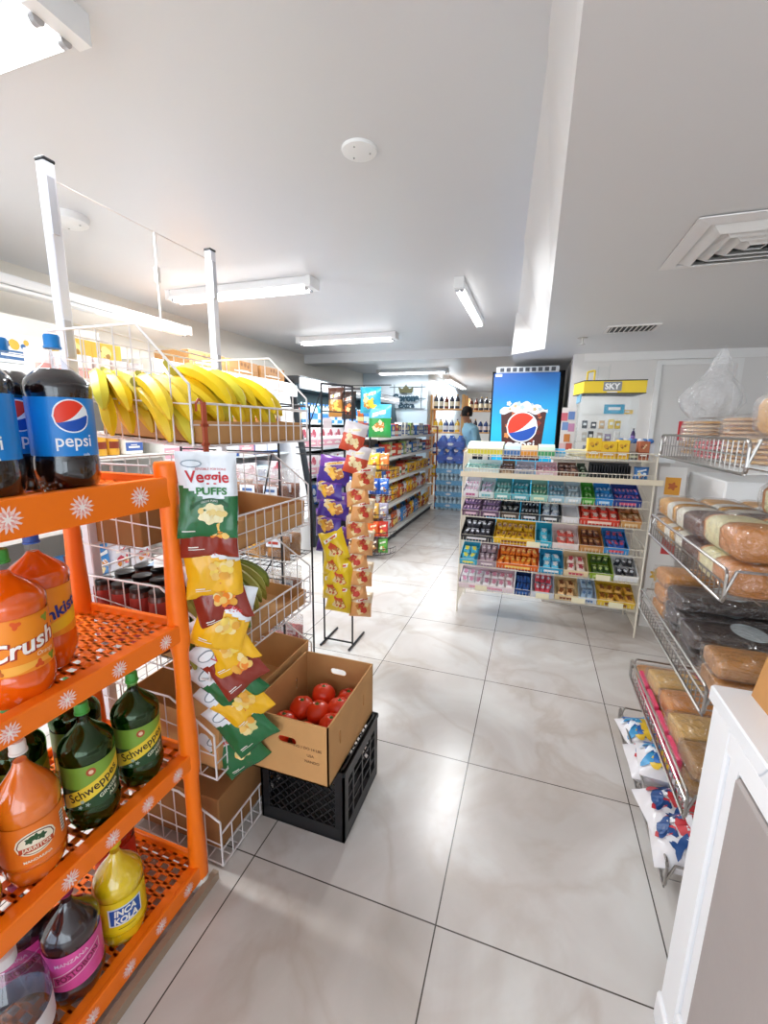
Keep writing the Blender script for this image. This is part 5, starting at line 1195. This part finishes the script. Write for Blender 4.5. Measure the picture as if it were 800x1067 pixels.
# end of the gondola: black curved wire trays
ec = thing('endcap_rack', 'black curved wire tray rack at the near end of the aisle gondola', 'rack', (-1.62, 4.30, 0))
el = lambda x, y, z: (x+1.62, y-4.30, z)
b = mb(BLACKW)
for x in (-1.98, -1.68): b.rod(el(x, 4.44, 0), el(x, 4.44, 1.80), .012, 8).rod(el(x, 4.46, .012), el(x, 4.12, .012), .013, 8)
b.rod(el(-1.98, 4.44, 1.8), el(-1.68, 4.44, 1.8), .01).build('frame', ec)
EZ = [.96, .70, .44, .24, .06]
for z in EZ:
    b = mb(BLACKW)
    def arc(zz, r_=.0):
        return [el(-1.64+(.285)*cos(a), 4.40-.24*sin(a), zz) for a in [pi*k/14 for k in range(15)]]
    b.path(arc(z), .004, 5).path(arc(z+.06), .004, 5)
    for p in arc(z): b.rod(p, (p[0], p[1], p[2]+.06), .0022, 4)
    for k in range(-5, 6):
        x = -1.64+k*.05; b.rod(el(x, 4.41, z), el(x, 4.40-.24*sqrt(max(0, 1-(k*.05/.285)**2)), z), .0022, 4)
    b.build('tray', ec)
ER = [[('#f0c83c','#d8502a','yellow and orange packet'), ('#e8823a','#f4e0a0','orange packet'), ('#f0d070','#b84a2a','pale yellow packet')], [('#2a56b0','#e8eef8','blue and white packet'), ('#3a70c8','#f4f4fa','bright blue packet'), ('#e4e6f0','#3a5ab0','white and blue packet')],
      [('#d8a84a','#8a4a22','tan packet'), ('#9a94a8','#e0d8c0','greyish packet'), ('#e0b858','#a0502a','golden packet')], [('#e8622a','#f8e070','orange-red packet'), ('#d83a2a','#f4c860','red packet'), ('#f08a3a','#f8e8c0','light orange packet')], [('#5a3a2e','#c88a5a','dark brown packet'), ('#5aa83a','#e8f0d0','green packet'), ('#a8623a','#e8c89a','brown packet')]]
for z, cols, nm in zip(EZ, ER, ['top', 'second', 'third', 'fourth', 'lowest']):
    for k in range(5):
        c, a_, w_ = cols[k % 3]; key = 'E'+c
        if key not in BARS: BARS[key] = pk_bag('snack_packet', .11, .17, .035, c, a_, k)
        BARS[key].place((-1.83+.092*k, 4.30-.07*sin(pi*(k+.5)/5), z+.008), .25*(k-2)*.5, '%s in the %s curved tray of the gondola end, %s from left' % (w_, nm, ORD[k]))
# big chip bags above
for (x, z, c, c2, a_, w_, h_, l) in ((-1.60, 1.80, '#38b4d0', None, '#f0c83c', .22, .26, 'cyan and yellow chip bag hanging highest at the gondola end'), (-1.50, 1.63, '#2f9a4a', '#58b8d8', '#e8ecc0', .24, .33, 'large green chip bag with round pictures at the gondola end'),
                             (-1.84, 1.76, '#3a2620', None, '#e8642a', .16, .28, 'dark chip bag with orange picture beside the green one'), (-1.98, 1.80, '#c88a3a', '#5a3424', '#f0d060', .18, .30, 'brown and gold chip bag at the left of the hanging bags')):
    P = pk_bag('chip_bag', w_, h_, .05, c, a_, int(z*100), 'chip bag', c2); P.place((x, 4.24, z-h_), .1, l)
t = thing('hanging_bar', 'thin black bar carrying the large chip bags at the gondola end', 'rack', (-1.75, 4.29, 1.55))
mb(BLACKW).rod((-.35,0,.27),(.35,0,.27),.005).rod((-.2,.0,.27),(-.2,.14,.2),.005).rod((.05,.0,.27),(.05,.14,.2),.005).build('bar', t)
b = mb(mat('#f4cf2c', .5)); st = blob2d(.12, 9, .25, 0, 0, 54); b.loft([[(x, -.002, z) for x, z in st[0][1:]], [(x, .002, z) for x, z in st[0][1:]]]); b.use(mat('#c83a2a', .5)).shape(rect2d(-.06, -.02, .06, .02), flatmap(0, -.003, 0))
b.use(BLACKW).rod((0,.004,-.22),(0,.004,.05),.003); o = b.build('star_sign'); o.location = (-1.66, 4.75, 1.50); tag(o, 'yellow star-shaped price sign above the gondola', 'sign')
# ------------------------------------------------------------------ black wire stand with bags
st = thing('clip_stand', 'black wire floor stand with strips of snack bags in the aisle', 'rack', (-1.12, 2.42, 0))
b = mb(BLACKW); sl = lambda x, y, z: (x+1.12, y-2.42, z)
b.path([sl(-1.22,2.40,.02), sl(-1.22,2.40,1.66), sl(-1.02,2.40,1.64), sl(-1.02,2.40,.02)], .006, 8).rod(sl(-1.22,2.40,1.50), sl(-1.02,2.40,1.49), .004).rod(sl(-1.07,2.40,.3), sl(-1.07,2.40,1.64), .004)
b.rod(sl(-1.22,2.40,1.62), sl(-1.32,2.40,1.38), .004).rod(sl(-1.22,2.40,1.28), sl(-1.40,2.40,1.28), .004).rod(sl(-1.22,2.40,1.24), sl(-1.40,2.40,1.24), .004)
for x in (-1.22, -1.02): b.rod(sl(x, 2.34, .01), sl(x, 2.60, .01), .007, 8)
b.rod(sl(-1.22,2.40,.03), sl(-1.02,2.40,.03), .006); b.build('frame', st)
mb(mat('#e8dce0', .5)).box(*sl(-1.205,2.388,1.40), *sl(-1.15,2.394,1.46)).build('price_ticket', st)
PP = pk_bag('snack_bag', .20, .17, .04, '#4a2f9a', '#f0b83c', 31, 'snack bag', '#7a3aa8'); PO = pk_bag('snack_bag', .14, .15, .035, '#e8a86a', '#c83a2a', 32, 'snack bag', '#f0d8b8'); PYl = pk_bag('snack_bag', .16, .19, .035, '#f2d01e', '#d8502a', 33, 'snack bag'); PR = pk_bag('snack_bag', .14, .17, .03, '#d8553a', '#f4e0b0', 34, 'snack bag', '#e8e0e4')
for k in range(5): PP.place((-1.135+.012*(-1)**k, 2.34-.006*k, 1.07-.105*k), .2*(-1)**k, 'purple snack bag on the black stand, %s of five' % ['topmost','second','middle','fourth','lowest'][k], None, (-.2, .12*(-1)**k))
for k in range(2): PR.place((-.99-.02*(1-k), 2.34, 1.27-.13*k), .2, 'white and red snack bag on the black stand above the orange row, %s one' % ['upper', 'lower'][k], None, (-.1, .25))
for k in range(9): PO.place((-.945+.012*(-1)**k, 2.345-.004*k, 1.05-.098*k), .35+.2*(-1)**k, 'tan and red snack bag right on the black stand, %s from top' % ORD[k], None, (-.25, .15*(-1)**k))
for k in range(5): PYl.place((-1.06-.03*(k % 2), 2.28-.004*k, .60-.075*k+(.02 if k == 0 else 0)), .15*(-1)**k, 'bright yellow snack bag on the black stand, %s from top' % ORD[k], None, (-.2, -.35 if k == 0 else .1*(-1)**k))
# black rack of nut bags behind the basket rack
nr = thing('nut_rack', 'black wire rack of nut and sweet bags behind the banana rack', 'rack', (-1.54, 2.0, 0)); nl = lambda x, y, z: (x+1.42, y-2.0, z)
b = mb(BLACKW)
for x in (-1.72, -1.10): b.rod(nl(x, 1.92, 0), nl(x, 1.92, 1.52), .006).rod(nl(x, 2.25, 0), nl(x, 2.25, 1.52), .006).rod(nl(x, 1.92, 1.52), nl(x, 2.25, 1.52), .005)
for z in (1.28, 1.24, .60, .56): b.rod(nl(-1.72, 1.92, z), nl(-1.10, 1.92, z), .004)
b.rod(nl(-1.5,1.92,1.28), nl(-1.42,1.92,.96), .004).rod(nl(-1.14,1.92,1.28), nl(-1.22,1.92,.96), .004).rod(nl(-1.35,1.92,.6), nl(-1.15,1.92,.30), .004).rod(nl(-1.15,1.92,.72), nl(-1.35,1.92,.42), .004)
b.rod(nl(-1.72,2.25,1.52), nl(-1.10,2.25,1.52), .005).build('frame', nr)
NZ = [.96, .67, .40, .12]
for z in NZ:
    b = mb(BLACKW)
    for q in range(6): b.rod(nl(-1.72, 1.92+.066*q, z), nl(-1.10, 1.92+.066*q, z), .0025, 5)
    for q in range(16): b.rod(nl(-1.72+.0413*q, 1.92, z), nl(-1.72+.0413*q, 2.25, z), .002, 4)
    b.rod(nl(-1.72,1.92,z+.05), nl(-1.10,1.92,z+.05), .003); b.build('shelf', nr)
def clearbag(nm, w, h, c1, c2, cat, head='#e8ecf4'):
    t = thing(nm, '', cat)
    b = bag('fill', w*.95, h*.62, .045, lambda u, v: 0, [mat(c1, .7, noise=.5, nscale=60, bump=.8, bscale=90)], 3, None, 10, 10, fnwav=.001)
    for i, v in enumerate(b.v): b.v[i] = (v[0], v[1], v[2]+h*.62)
    b.build('contents', t, True)
    b = bag('f', w, h, .048, lambda u, v: 0, [FILM2], 4, None, 10, 10, fnwav=.002)
    for i, v in enumerate(b.v): b.v[i] = (v[0], v[1], v[2]+h)
    b.build('wrapper', t, True); mb(mat(head, .4)).box(-w*.3,-.053,h*.40,w*.3,-.051,h*.62).use(mat(c2, .5)).box(-w*.2,-.0545,h*.47,w*.2,-.0535,h*.54).build('label', t); return Proto(t)
N1 = clearbag('nut_bag', .15, .22, '#b07a44', '#b83a2a', 'nut bag'); N2 = clearbag('nut_bag', .15, .21, '#8a4e2a', '#4a6aa0', 'nut bag'); N3 = clearbag('sweet_bag', .14, .17, '#e89a2c', '#c8502a', 'sweets bag', '#f0c050'); N4 = clearbag('sweet_bag', .15, .18, '#c86a6a', '#a03a4a', 'sweets bag', '#f0e4e8')
for z, pat, nm in ((NZ[0], (N1, N1, N2, N2), 'top'), (NZ[1], (N1, N2, N3, N1), 'second'), (NZ[2], (N2, N3, N3, N2), 'third'), (NZ[3], (N4, N4, N1, N4), 'lowest')):
    for k, pr in enumerate(pat):
        w_ = {id(N1): 'light brown nut bag', id(N2): 'dark brown nut bag', id(N3): 'orange sweets bag', id(N4): 'pinkish sweets bag'}[id(pr)]
        pr.place((-1.75+.15*k, 2.01, z+.006), random.uniform(-.1, .1), '%s in front on the %s nut rack shelf, %s from left' % (w_, nm, ORD[k]))
        pr.place((-1.75+.15*k, 2.13, z+.006), random.uniform(-.1, .1), '%s behind on the %s nut rack shelf, %s from left' % (w_, nm, ORD[k]))
# ------------------------------------------------------------------ left wall: shelving and open coolers
ws = thing('wall_shelf', 'tall white wall shelving with canisters and cartons at far left', 'shelf', (-2.55, 1.6, 0)); wl = lambda x, y, z: (x+2.55, y-1.6, z)
WY0, WY1 = .75, 2.30
mb(GM).cbox(*wl(-2.86, WY0, 0), *wl(-2.82, WY1, 2.0), c=.004).build('back_panel', ws)
for y in (WY0, WY1-.02): mb(GM).cbox(*wl(-2.82, y, 0), *wl(-2.34, y+.02, 1.63), c=.004).build('side_panel', ws)
WZ = [1.60, 1.22, .86, .50, .12]
for z in WZ: mb(GM).cbox(*wl(-2.82, WY0+.02, z-.025), *wl(-2.32, WY1-.02, z), c=.003).build('shelf', ws)
mb(GM).cbox(*wl(-2.82, WY0+.02, 0), *wl(-2.34, WY1-.02, .09), c=.003).build('plinth', ws)
PCT = pk_can('canister', .052, .165, '#ecd9d4', '#e8e0e0', '#e29a90', 'canister'); PYB = pk_box('carton', .20, .12, .19, '#d8ae2c', '#a87a2a', '#e8d080'); PWB = pk_box('carton', .26, .16, .15, '#dfe2e6', '#3a6494', '#e0a83a')
row_of([(PCT, 'white and pink canister', .108)], 1.55, 2.26, -2.40, WZ[0]+.003, 'on the top wall shelf', Q, 'y', None, .004, 'near end')
row_of([(PWB, 'white and blue carton', .26)], 1.50, 1.86, -2.66, WZ[0]+.11, 'on the riser of the top wall shelf', Q, 'y', None, .002, 'near end')
row_of([(PYB, 'mustard yellow carton', .20)], 1.86, 2.28, -2.66, WZ[0]+.11, 'behind the canisters on the top wall shelf', Q, 'y', None, .002, 'near end')
mb(GM).cbox(*wl(-2.80, 1.5, 1.60), *wl(-2.56, 2.27, 1.705), c=.003).build('riser', ws)
row_of([(PWB, 'white and blue carton', .26)], .80, 1.52, -2.46, WZ[0]+.003, 'at the near end of the top wall shelf', Q, 'y', None, .004, 'near end')
PWB.place((-2.46, 1.12, WZ[0]+.156), Q+.1, 'white and blue carton stacked on the others on the top wall shelf')
for i, (its, nm) in enumerate((([BX[0], BX[1], CN[2], BX[2]], 'second'), ([CN[0], CN[0], CN[3], CN[1]], 'third'), ([BGG[1], BGG[3], BGG[4]], 'fourth'), ([BX[1], BX[4], BX[2]], 'lowest'))):
    row_of(its, WY0+.04, WY1-.04, -2.42, WZ[i+1]+.003, 'on the %s wall shelf' % nm, Q, 'y', None, .01, 'near end')
def cooler(y0, y1, label, cold, zc, glowc):
    t = thing('open_cooler', label, 'cooler', (-2.8, (y0+y1)/2, 0)); q = lambda x, y, z: (x+2.8, y-(y0+y1)/2, z)
    cm = mat(cold, .4)
    mb(cm).cbox(*q(-3.25, y0, 0), *q(-3.12, y1, zc), c=.005).build('back', t); mb(cm).cbox(*q(-3.25, y0, zc-.04), *q(-2.50, y1, zc+.05), c=.01).build('canopy', t)
    mb(mat('#e4e6ea', .35)).cbox(*q(-2.51, y0, zc-.09), *q(-2.47, y1, zc+.03), c=.006).build('light_rail', t)
    for y in (y0, y1-.03): mb(cm).loft([[q(-3.12,y,0),q(-2.35,y,0),q(-2.35,y+.03,0),q(-3.12,y+.03,0)],[q(-3.12,y,.45),q(-2.35,y,.45),q(-2.35,y+.03,.45),q(-3.12,y+.03,.45)],[q(-3.12,y,zc),q(-2.58,y,zc),q(-2.58,y+.03,zc),q(-3.12,y+.03,zc)]]).build('end_panel', t)
    mb(cm).cbox(*q(-3.12, y0+.03, 0), *q(-2.34, y1-.03, .40), c=.01).build('base', t)
    zs = [.42, .78, 1.12, 1.44]
    for z in zs[1:]: mb(mat('#dfe6ea', .35)).cbox(*q(-3.12, y0+.03, z-.02), *q(-2.58, y1-.03, z), c=.003).build('shelf', t)
    la = bpy.data.lights.new('cooler_glow', 'AREA'); la.shape = 'RECTANGLE'; la.size = .06; la.size_y = y1-y0-.2; la.energy = 5*(y1-y0); la.color = glowc
    lo = bpy.data.objects.new('cooler_glow', la); COL.objects.link(lo); lo.parent = t; lo.location = q(-2.62, (y0+y1)/2, zc-.05)
    n = int((y1-y0)/.12)
    for k in range(n): mb(mat('#ffffff', .3, emis=2.0)).lathe([(.001,-.012),(.018,-.008),(.022,0)], q(-2.465, y0+.08+k*.12, zc-.03), 10, T=None).build('bulb', t, True)
    return t, zs
t1, zs = cooler(2.40, 4.30, 'white open cooler with a row of small bulbs, nearer one along left wall', '#e6e8ea', 1.80, (.85, .97, 1.0))
t2, zs = cooler(4.40, 8.10, 'open cooler in shadow-dark colour with bluish light, farther one along left wall', '#3c4248', 1.90, (.6, .92, 1.0))  # dark colour puts the canopy's shadow into the whole cabinet
MP = [(pk_box('multipack', .24, .2, .26, '#efe6ea', '#e8a8b8', '#c85a6a'), 'white and pink multipack', .24), (pk_box('multipack', .22, .2, .22, '#cfe4f0', '#3a7ab8', '#2a4a90'), 'pale blue multipack', .22), (pk_box('multipack', .22, .2, .24, '#2a5aa8', '#e8eef8', '#f0f4fa'), 'blue multipack', .22)]
BT = [(pk_bottle('drink_bottle', .035, .24, '#3a8ac8', '#e8eef4', '#f0f4f8'), 'blue drink bottle', .08), (pk_bottle('drink_bottle', .035, .24, '#e8ecf0', '#3a6ab0', '#4a8ad0'), 'white drink bottle', .08), (pk_bottle('drink_bottle', .035, .22, '#c85a2a', '#f0f0f0', '#f4d090'), 'orange drink bottle', .08)]
for (y0, y1, nm, mod) in ((2.46, 4.24, 'near open cooler', [[MP[0]], [MP[1], MP[0]], [MP[2], MP[0]], [BT[0], BT[1], BT[2], BT[1]]]), (4.46, 8.04, 'far open cooler', [[MP[0], MP[2]], [MP[0], MP[0], MP[1]], [MP[0]], [BT[1], BT[0], BT[2]]])):
    for i, z in enumerate(zs):
        row_of(mod[i], y0, y1, -2.68, z+.003, 'on the %s level of the %s' % (['floor', 'second', 'third', 'top'][i], nm), Q, 'y', None, .006, 'near end')
PKB = pk_box('cardboard_carton', .42, .34, .12, '#b98650', '#a87844', '#8a5c34')
for k in range(3): PKB.place((-2.72, 3.02+.47*k, 1.853), Q, 'flat brown carton on top of the nearer open cooler, %s from near end' % ORD[k])
# ------------------------------------------------------------------ back of the shop
def water_case(nm, nb, r, h, c, lab, film, cat):
    t = thing(nm, '', cat); nx, ny = nb
    b = mb(mat(c, .15, coat=.6))
    for i in range(nx):
        for j in range(ny):
            b.lathe([(r*.8,0),(r*.98,.01),(r*.98,h*.62),(r*.8,h*.74),(r*.34,h*.9),(r*.34,h)], ((i-(nx-1)/2)*r*2, (j-(ny-1)/2)*r*2, 0), 12)
    b.build('bottles', t, True)
    b = mb(mat(lab, .3)).box(-nx*r-.003, -ny*r-.003, h*.2, nx*r+.003, -ny*r-.001, h*.58); b.use(mat('#eef4fa', .4))
    b.shape(blob2d(h*.12, 6, .3, 0, h*.39, 24), lambda x, z: (x*2.2, -ny*r-.004, z)); b.build('label', t)
    mb(film).cbox(-nx*r-.006, -ny*r-.006, 0, nx*r+.006, ny*r+.006, h*.93, .02).build('wrap', t); return Proto(t)
WC = water_case('water_case', (6, 4), .038, .20, '#bfe4fa', '#62bcf0', filmmat('blue_film', .06, .4, .8, 20, .1), 'water case'); WD = water_case('water_jug_pack', (3, 2), .075, .235, '#2f74e0', '#1c58c8', filmmat('blue_film2', .06, .4, .8, 20, .05), 'water pack')
for k in range(4): WC.place((-1.335, 7.50, .0+k*.198), 0, 'light blue case of water bottles, %s in the stack at the aisle end' % ['lowest', 'second', 'third', 'topmost'][k])
for k in range(2): WD.place((-1.335, 7.50, .80+k*.235), 0, 'dark blue pack of large water bottles, %s of the two on the stack' % ['lower', 'upper'][k])
t = thing('red_upright', 'thin dark red metal upright at the far end of the gondola', 'post', (-1.575, 7.40, 0)); mb(mat('#7a2a24', .5)).cbox(-.012,-.012,0,.012,.012,1.42,.002).build('post', t); mb(mat('#7a2a24', .5)).cbox(-.16,-.008,1.40,.012,.008,1.42,.002).build('arm', t)
ws2 = thing('wooden_shelf', 'pine shelving unit with bottles at the back of the shop', 'shelf', (-1.62, 8.75, 0)); PINE = mat('#d8a468', .6, noise=.15, nscale=6)
for x in (-.36, .28):
    for y in (-.16, .16): mb(PINE).cbox(x-.03, y-.03, 0, x+.03, y+.03, 2.02, .004).build('upright', ws2)
for z in (.45, .88, 1.31, 1.76): mb(PINE).cbox(-.39,-.18,z-.025,.31,.18,z,.004).build('board', ws2)
ws3 = thing('wooden_shelf', 'second pine shelving unit farther back behind the person', 'shelf', (-1.05, 9.6, 0))
for x in (-.36, .28):
    for y in (-.16, .16): mb(PINE).cbox(x-.03, y-.03, 0, x+.03, y+.03, 2.02, .004).build('upright', ws3)
for z in (.45, .88, 1.31, 1.76): mb(PINE).cbox(-.39,-.18,z-.025,.31,.18,z,.004).build('board', ws3)
W3 = [(pk_bottle('liquor_bottle', .045, .27, '#20283c', '#c8a03a', '#e0d8c0'), 'dark liquor bottle', .10), (pk_bottle('liquor_bottle', .045, .25, '#e8c02a', '#2a4a90', '#f4ecd0'), 'yellow bottle', .10), (pk_bottle('liquor_bottle', .05, .24, '#2a4a8a', '#e8e8f0', '#e8e8f0'), 'blue bottle', .11), (pk_bottle('liquor_bottle', .045, .24, '#6a2a1c', '#2a2a2a', '#e8d8b0'), 'brown bottle', .10)]
for root, cx, cy, nm in ((ws2, -1.62, 8.75, 'pine shelf'), (ws3, -1.05, 9.6, 'farther pine shelf')):
    for z, its in ((1.76, [W3[3], W3[0]]), (1.31, [W3[1], W3[1], W3[0], W3[2]]), (.88, [W3[3], W3[2]]), (.45, [W3[0], W3[1]])):
        row_of(its, cx-.32, cx+.25, cy-.08, z+.003, 'on the %s board of the %s' % ({1.76: 'top', 1.31: 'second', .88: 'third', .45: 'lowest'}[z], nm), 0, 'x', None, .01)
# wall sign with crown
t = thing('beer_sign', 'dark teal beer sign with a crown on a thin wire grid', 'sign', (-2.40, 8.285, 1.78))
b = mb(mat('#5a6a74', .5))
for x in (-.24, 0.0, .30): b.rod((x,0,-.05),(x,0,.42),.006,5)
for z in (-.03, .16, .37): b.rod((-.34,0,z),(.38,0,z),.006,5)
b.build('wire_grid', t)
TEAL = mat('#123a4c', .6)
def thick(tr, fx, y0, y1, m):
    b = mb(m); b.shape(tr, lambda x, z: fx(x, y0, z)); b.shape(tr, lambda x, z: fx(x, y1, z)); return b
mb(TEAL).shape(text2d('Corona', .13, 0, .075, 0, .54), flatmap(.0, -.03, .17)).build('name_letters', t); mb(TEAL).shape(text2d('Extra', .09, 0, .07, 0, .32), flatmap(.02, -.03, .03)).build('lower_letters', t)
b = mb(mat('#4a4a2c', .5)); cr = [(-.12,.26),(.12,.26),(.15,.37),(.07,.33),(.0,.41),(-.07,.33),(-.15,.37)]; b.loft([[(x,-.035,z) for x, z in cr], [(x,-.02,z) for x, z in cr]]); b.build('crown', t)
# ------------------------------------------------------------------ person
def person(x, y, rz):
    t = thing('person', 'person in a light blue shirt and dark trousers leaning towards the back shelves', 'person', (x, y, 0), rz)
    V = [(0,0,.93),(0,-.04,1.10),(0,-.12,1.30),(0,-.17,1.42),(0,-.20,1.49),(0,-.23,1.56),(0,-.235,1.66),(0,-.23,1.72)]
    R = [.145,.14,.155,.12,.052,.06,.082,.05]; E = [(0,1),(1,2),(2,3),(3,4),(4,5),(5,6),(6,7)]
    def add(p, r, frm): V.append(p); R.append(r); E.append((frm, len(V)-1)); return len(V)-1
    for s_ in (-1, 1):
        h = add((s_*.09,.0,.88),.09,0); k = add((s_*.10,-.02,.50),.062,h); a = add((s_*.10,.03,.10),.042,k); add((s_*.11,-.10,.045),.035,a); 
        sh = add((s_*.17,-.15,1.38),.062,3); el_ = add((s_*.21,-.12,1.12),.044,sh); wr = add((s_*.19,-.26,.93),.03,el_); hd_ = add((s_*.185,-.31,.88),.03,wr)
        for q in range(4): 
            f1 = add((s_*(.165+.014*q),-.345,.85-.003*q),.011,hd_); add((s_*(.165+.014*q),-.365,.815-.004*(q % 3)),.009,f1)
        th = add((s_*.155,-.315,.865),.012,hd_); add((s_*.145,-.335,.845),.010,th)
    me = bpy.data.meshes.new('body'); me.from_pydata(V, E, []); o = bpy.data.objects.new('body', me); COL.objects.link(o)
    md = o.modifiers.new('skin', 'SKIN'); md.use_smooth_shade = True
    for i, v in enumerate(me.skin_vertices[0].data): v.radius = (R[i], R[i]); v.use_root = (i == 0)
    o.modifiers.new('sub', 'SUBSURF').levels = 2; o.modifiers['sub'].render_levels = 2
    dg = bpy.context.evaluated_depsgraph_get(); m2 = bpy.data.meshes.new_from_object(o.evaluated_get(dg)); bpy.data.objects.remove(o)
    for mm in (mat('#c58a68', .5), mat('#a8dcf2', .7), mat('#26303e', .7), mat('#1c1c20', .5)): m2.materials.append(mm)
    for p in m2.polygons:
        c = p.center; i = 0
        if c.z < .09: i = 3
        elif c.z < .95 and abs(c.x) < .165 and c.y > -.22: i = 2
        elif c.z < 1.49 and not (abs(c.x) > .15 and c.z < 1.16): i = 1
        p.material_index = i; p.use_smooth = True
    o = bpy.data.objects.new('body', m2); COL.objects.link(o); o.parent = t
    mb(mat('#1a1412', .8, bump=.5)).lathe([(.088,0),(.098,.05),(.096,.10),(.075,.15),(.035,.175),(.002,.18)], (0,-.215,1.60), 18).build('hair', t, True)
    f = mb(mat('#b97c5c', .5)); f.loft([[(-.012,-.32,1.60),(.012,-.32,1.60),(0,-.31,1.65)],[(-.010,-.345,1.605),(.010,-.345,1.605),(0,-.32,1.65)]]); f.build('nose', t)
    for s_ in (-1, 1):
        mb(mat('#222222', .3)).lathe([(.001,-.006),(.007,0),(.001,.006)], (s_*.032,-.312,1.655), 8).build('eye', t, True); mb(mat('#b97c5c', .5)).lathe([(.004,-.025),(.014,-.005),(.015,.015),(.004,.03)], (s_*.088,-.235,1.64), 8).build('ear', t, True)
    mb(mat('#8a4038', .5)).box(-.022,-.318,1.578,.022,-.312,1.586).build('mouth', t)
person(-.98, 8.0, -1.0)
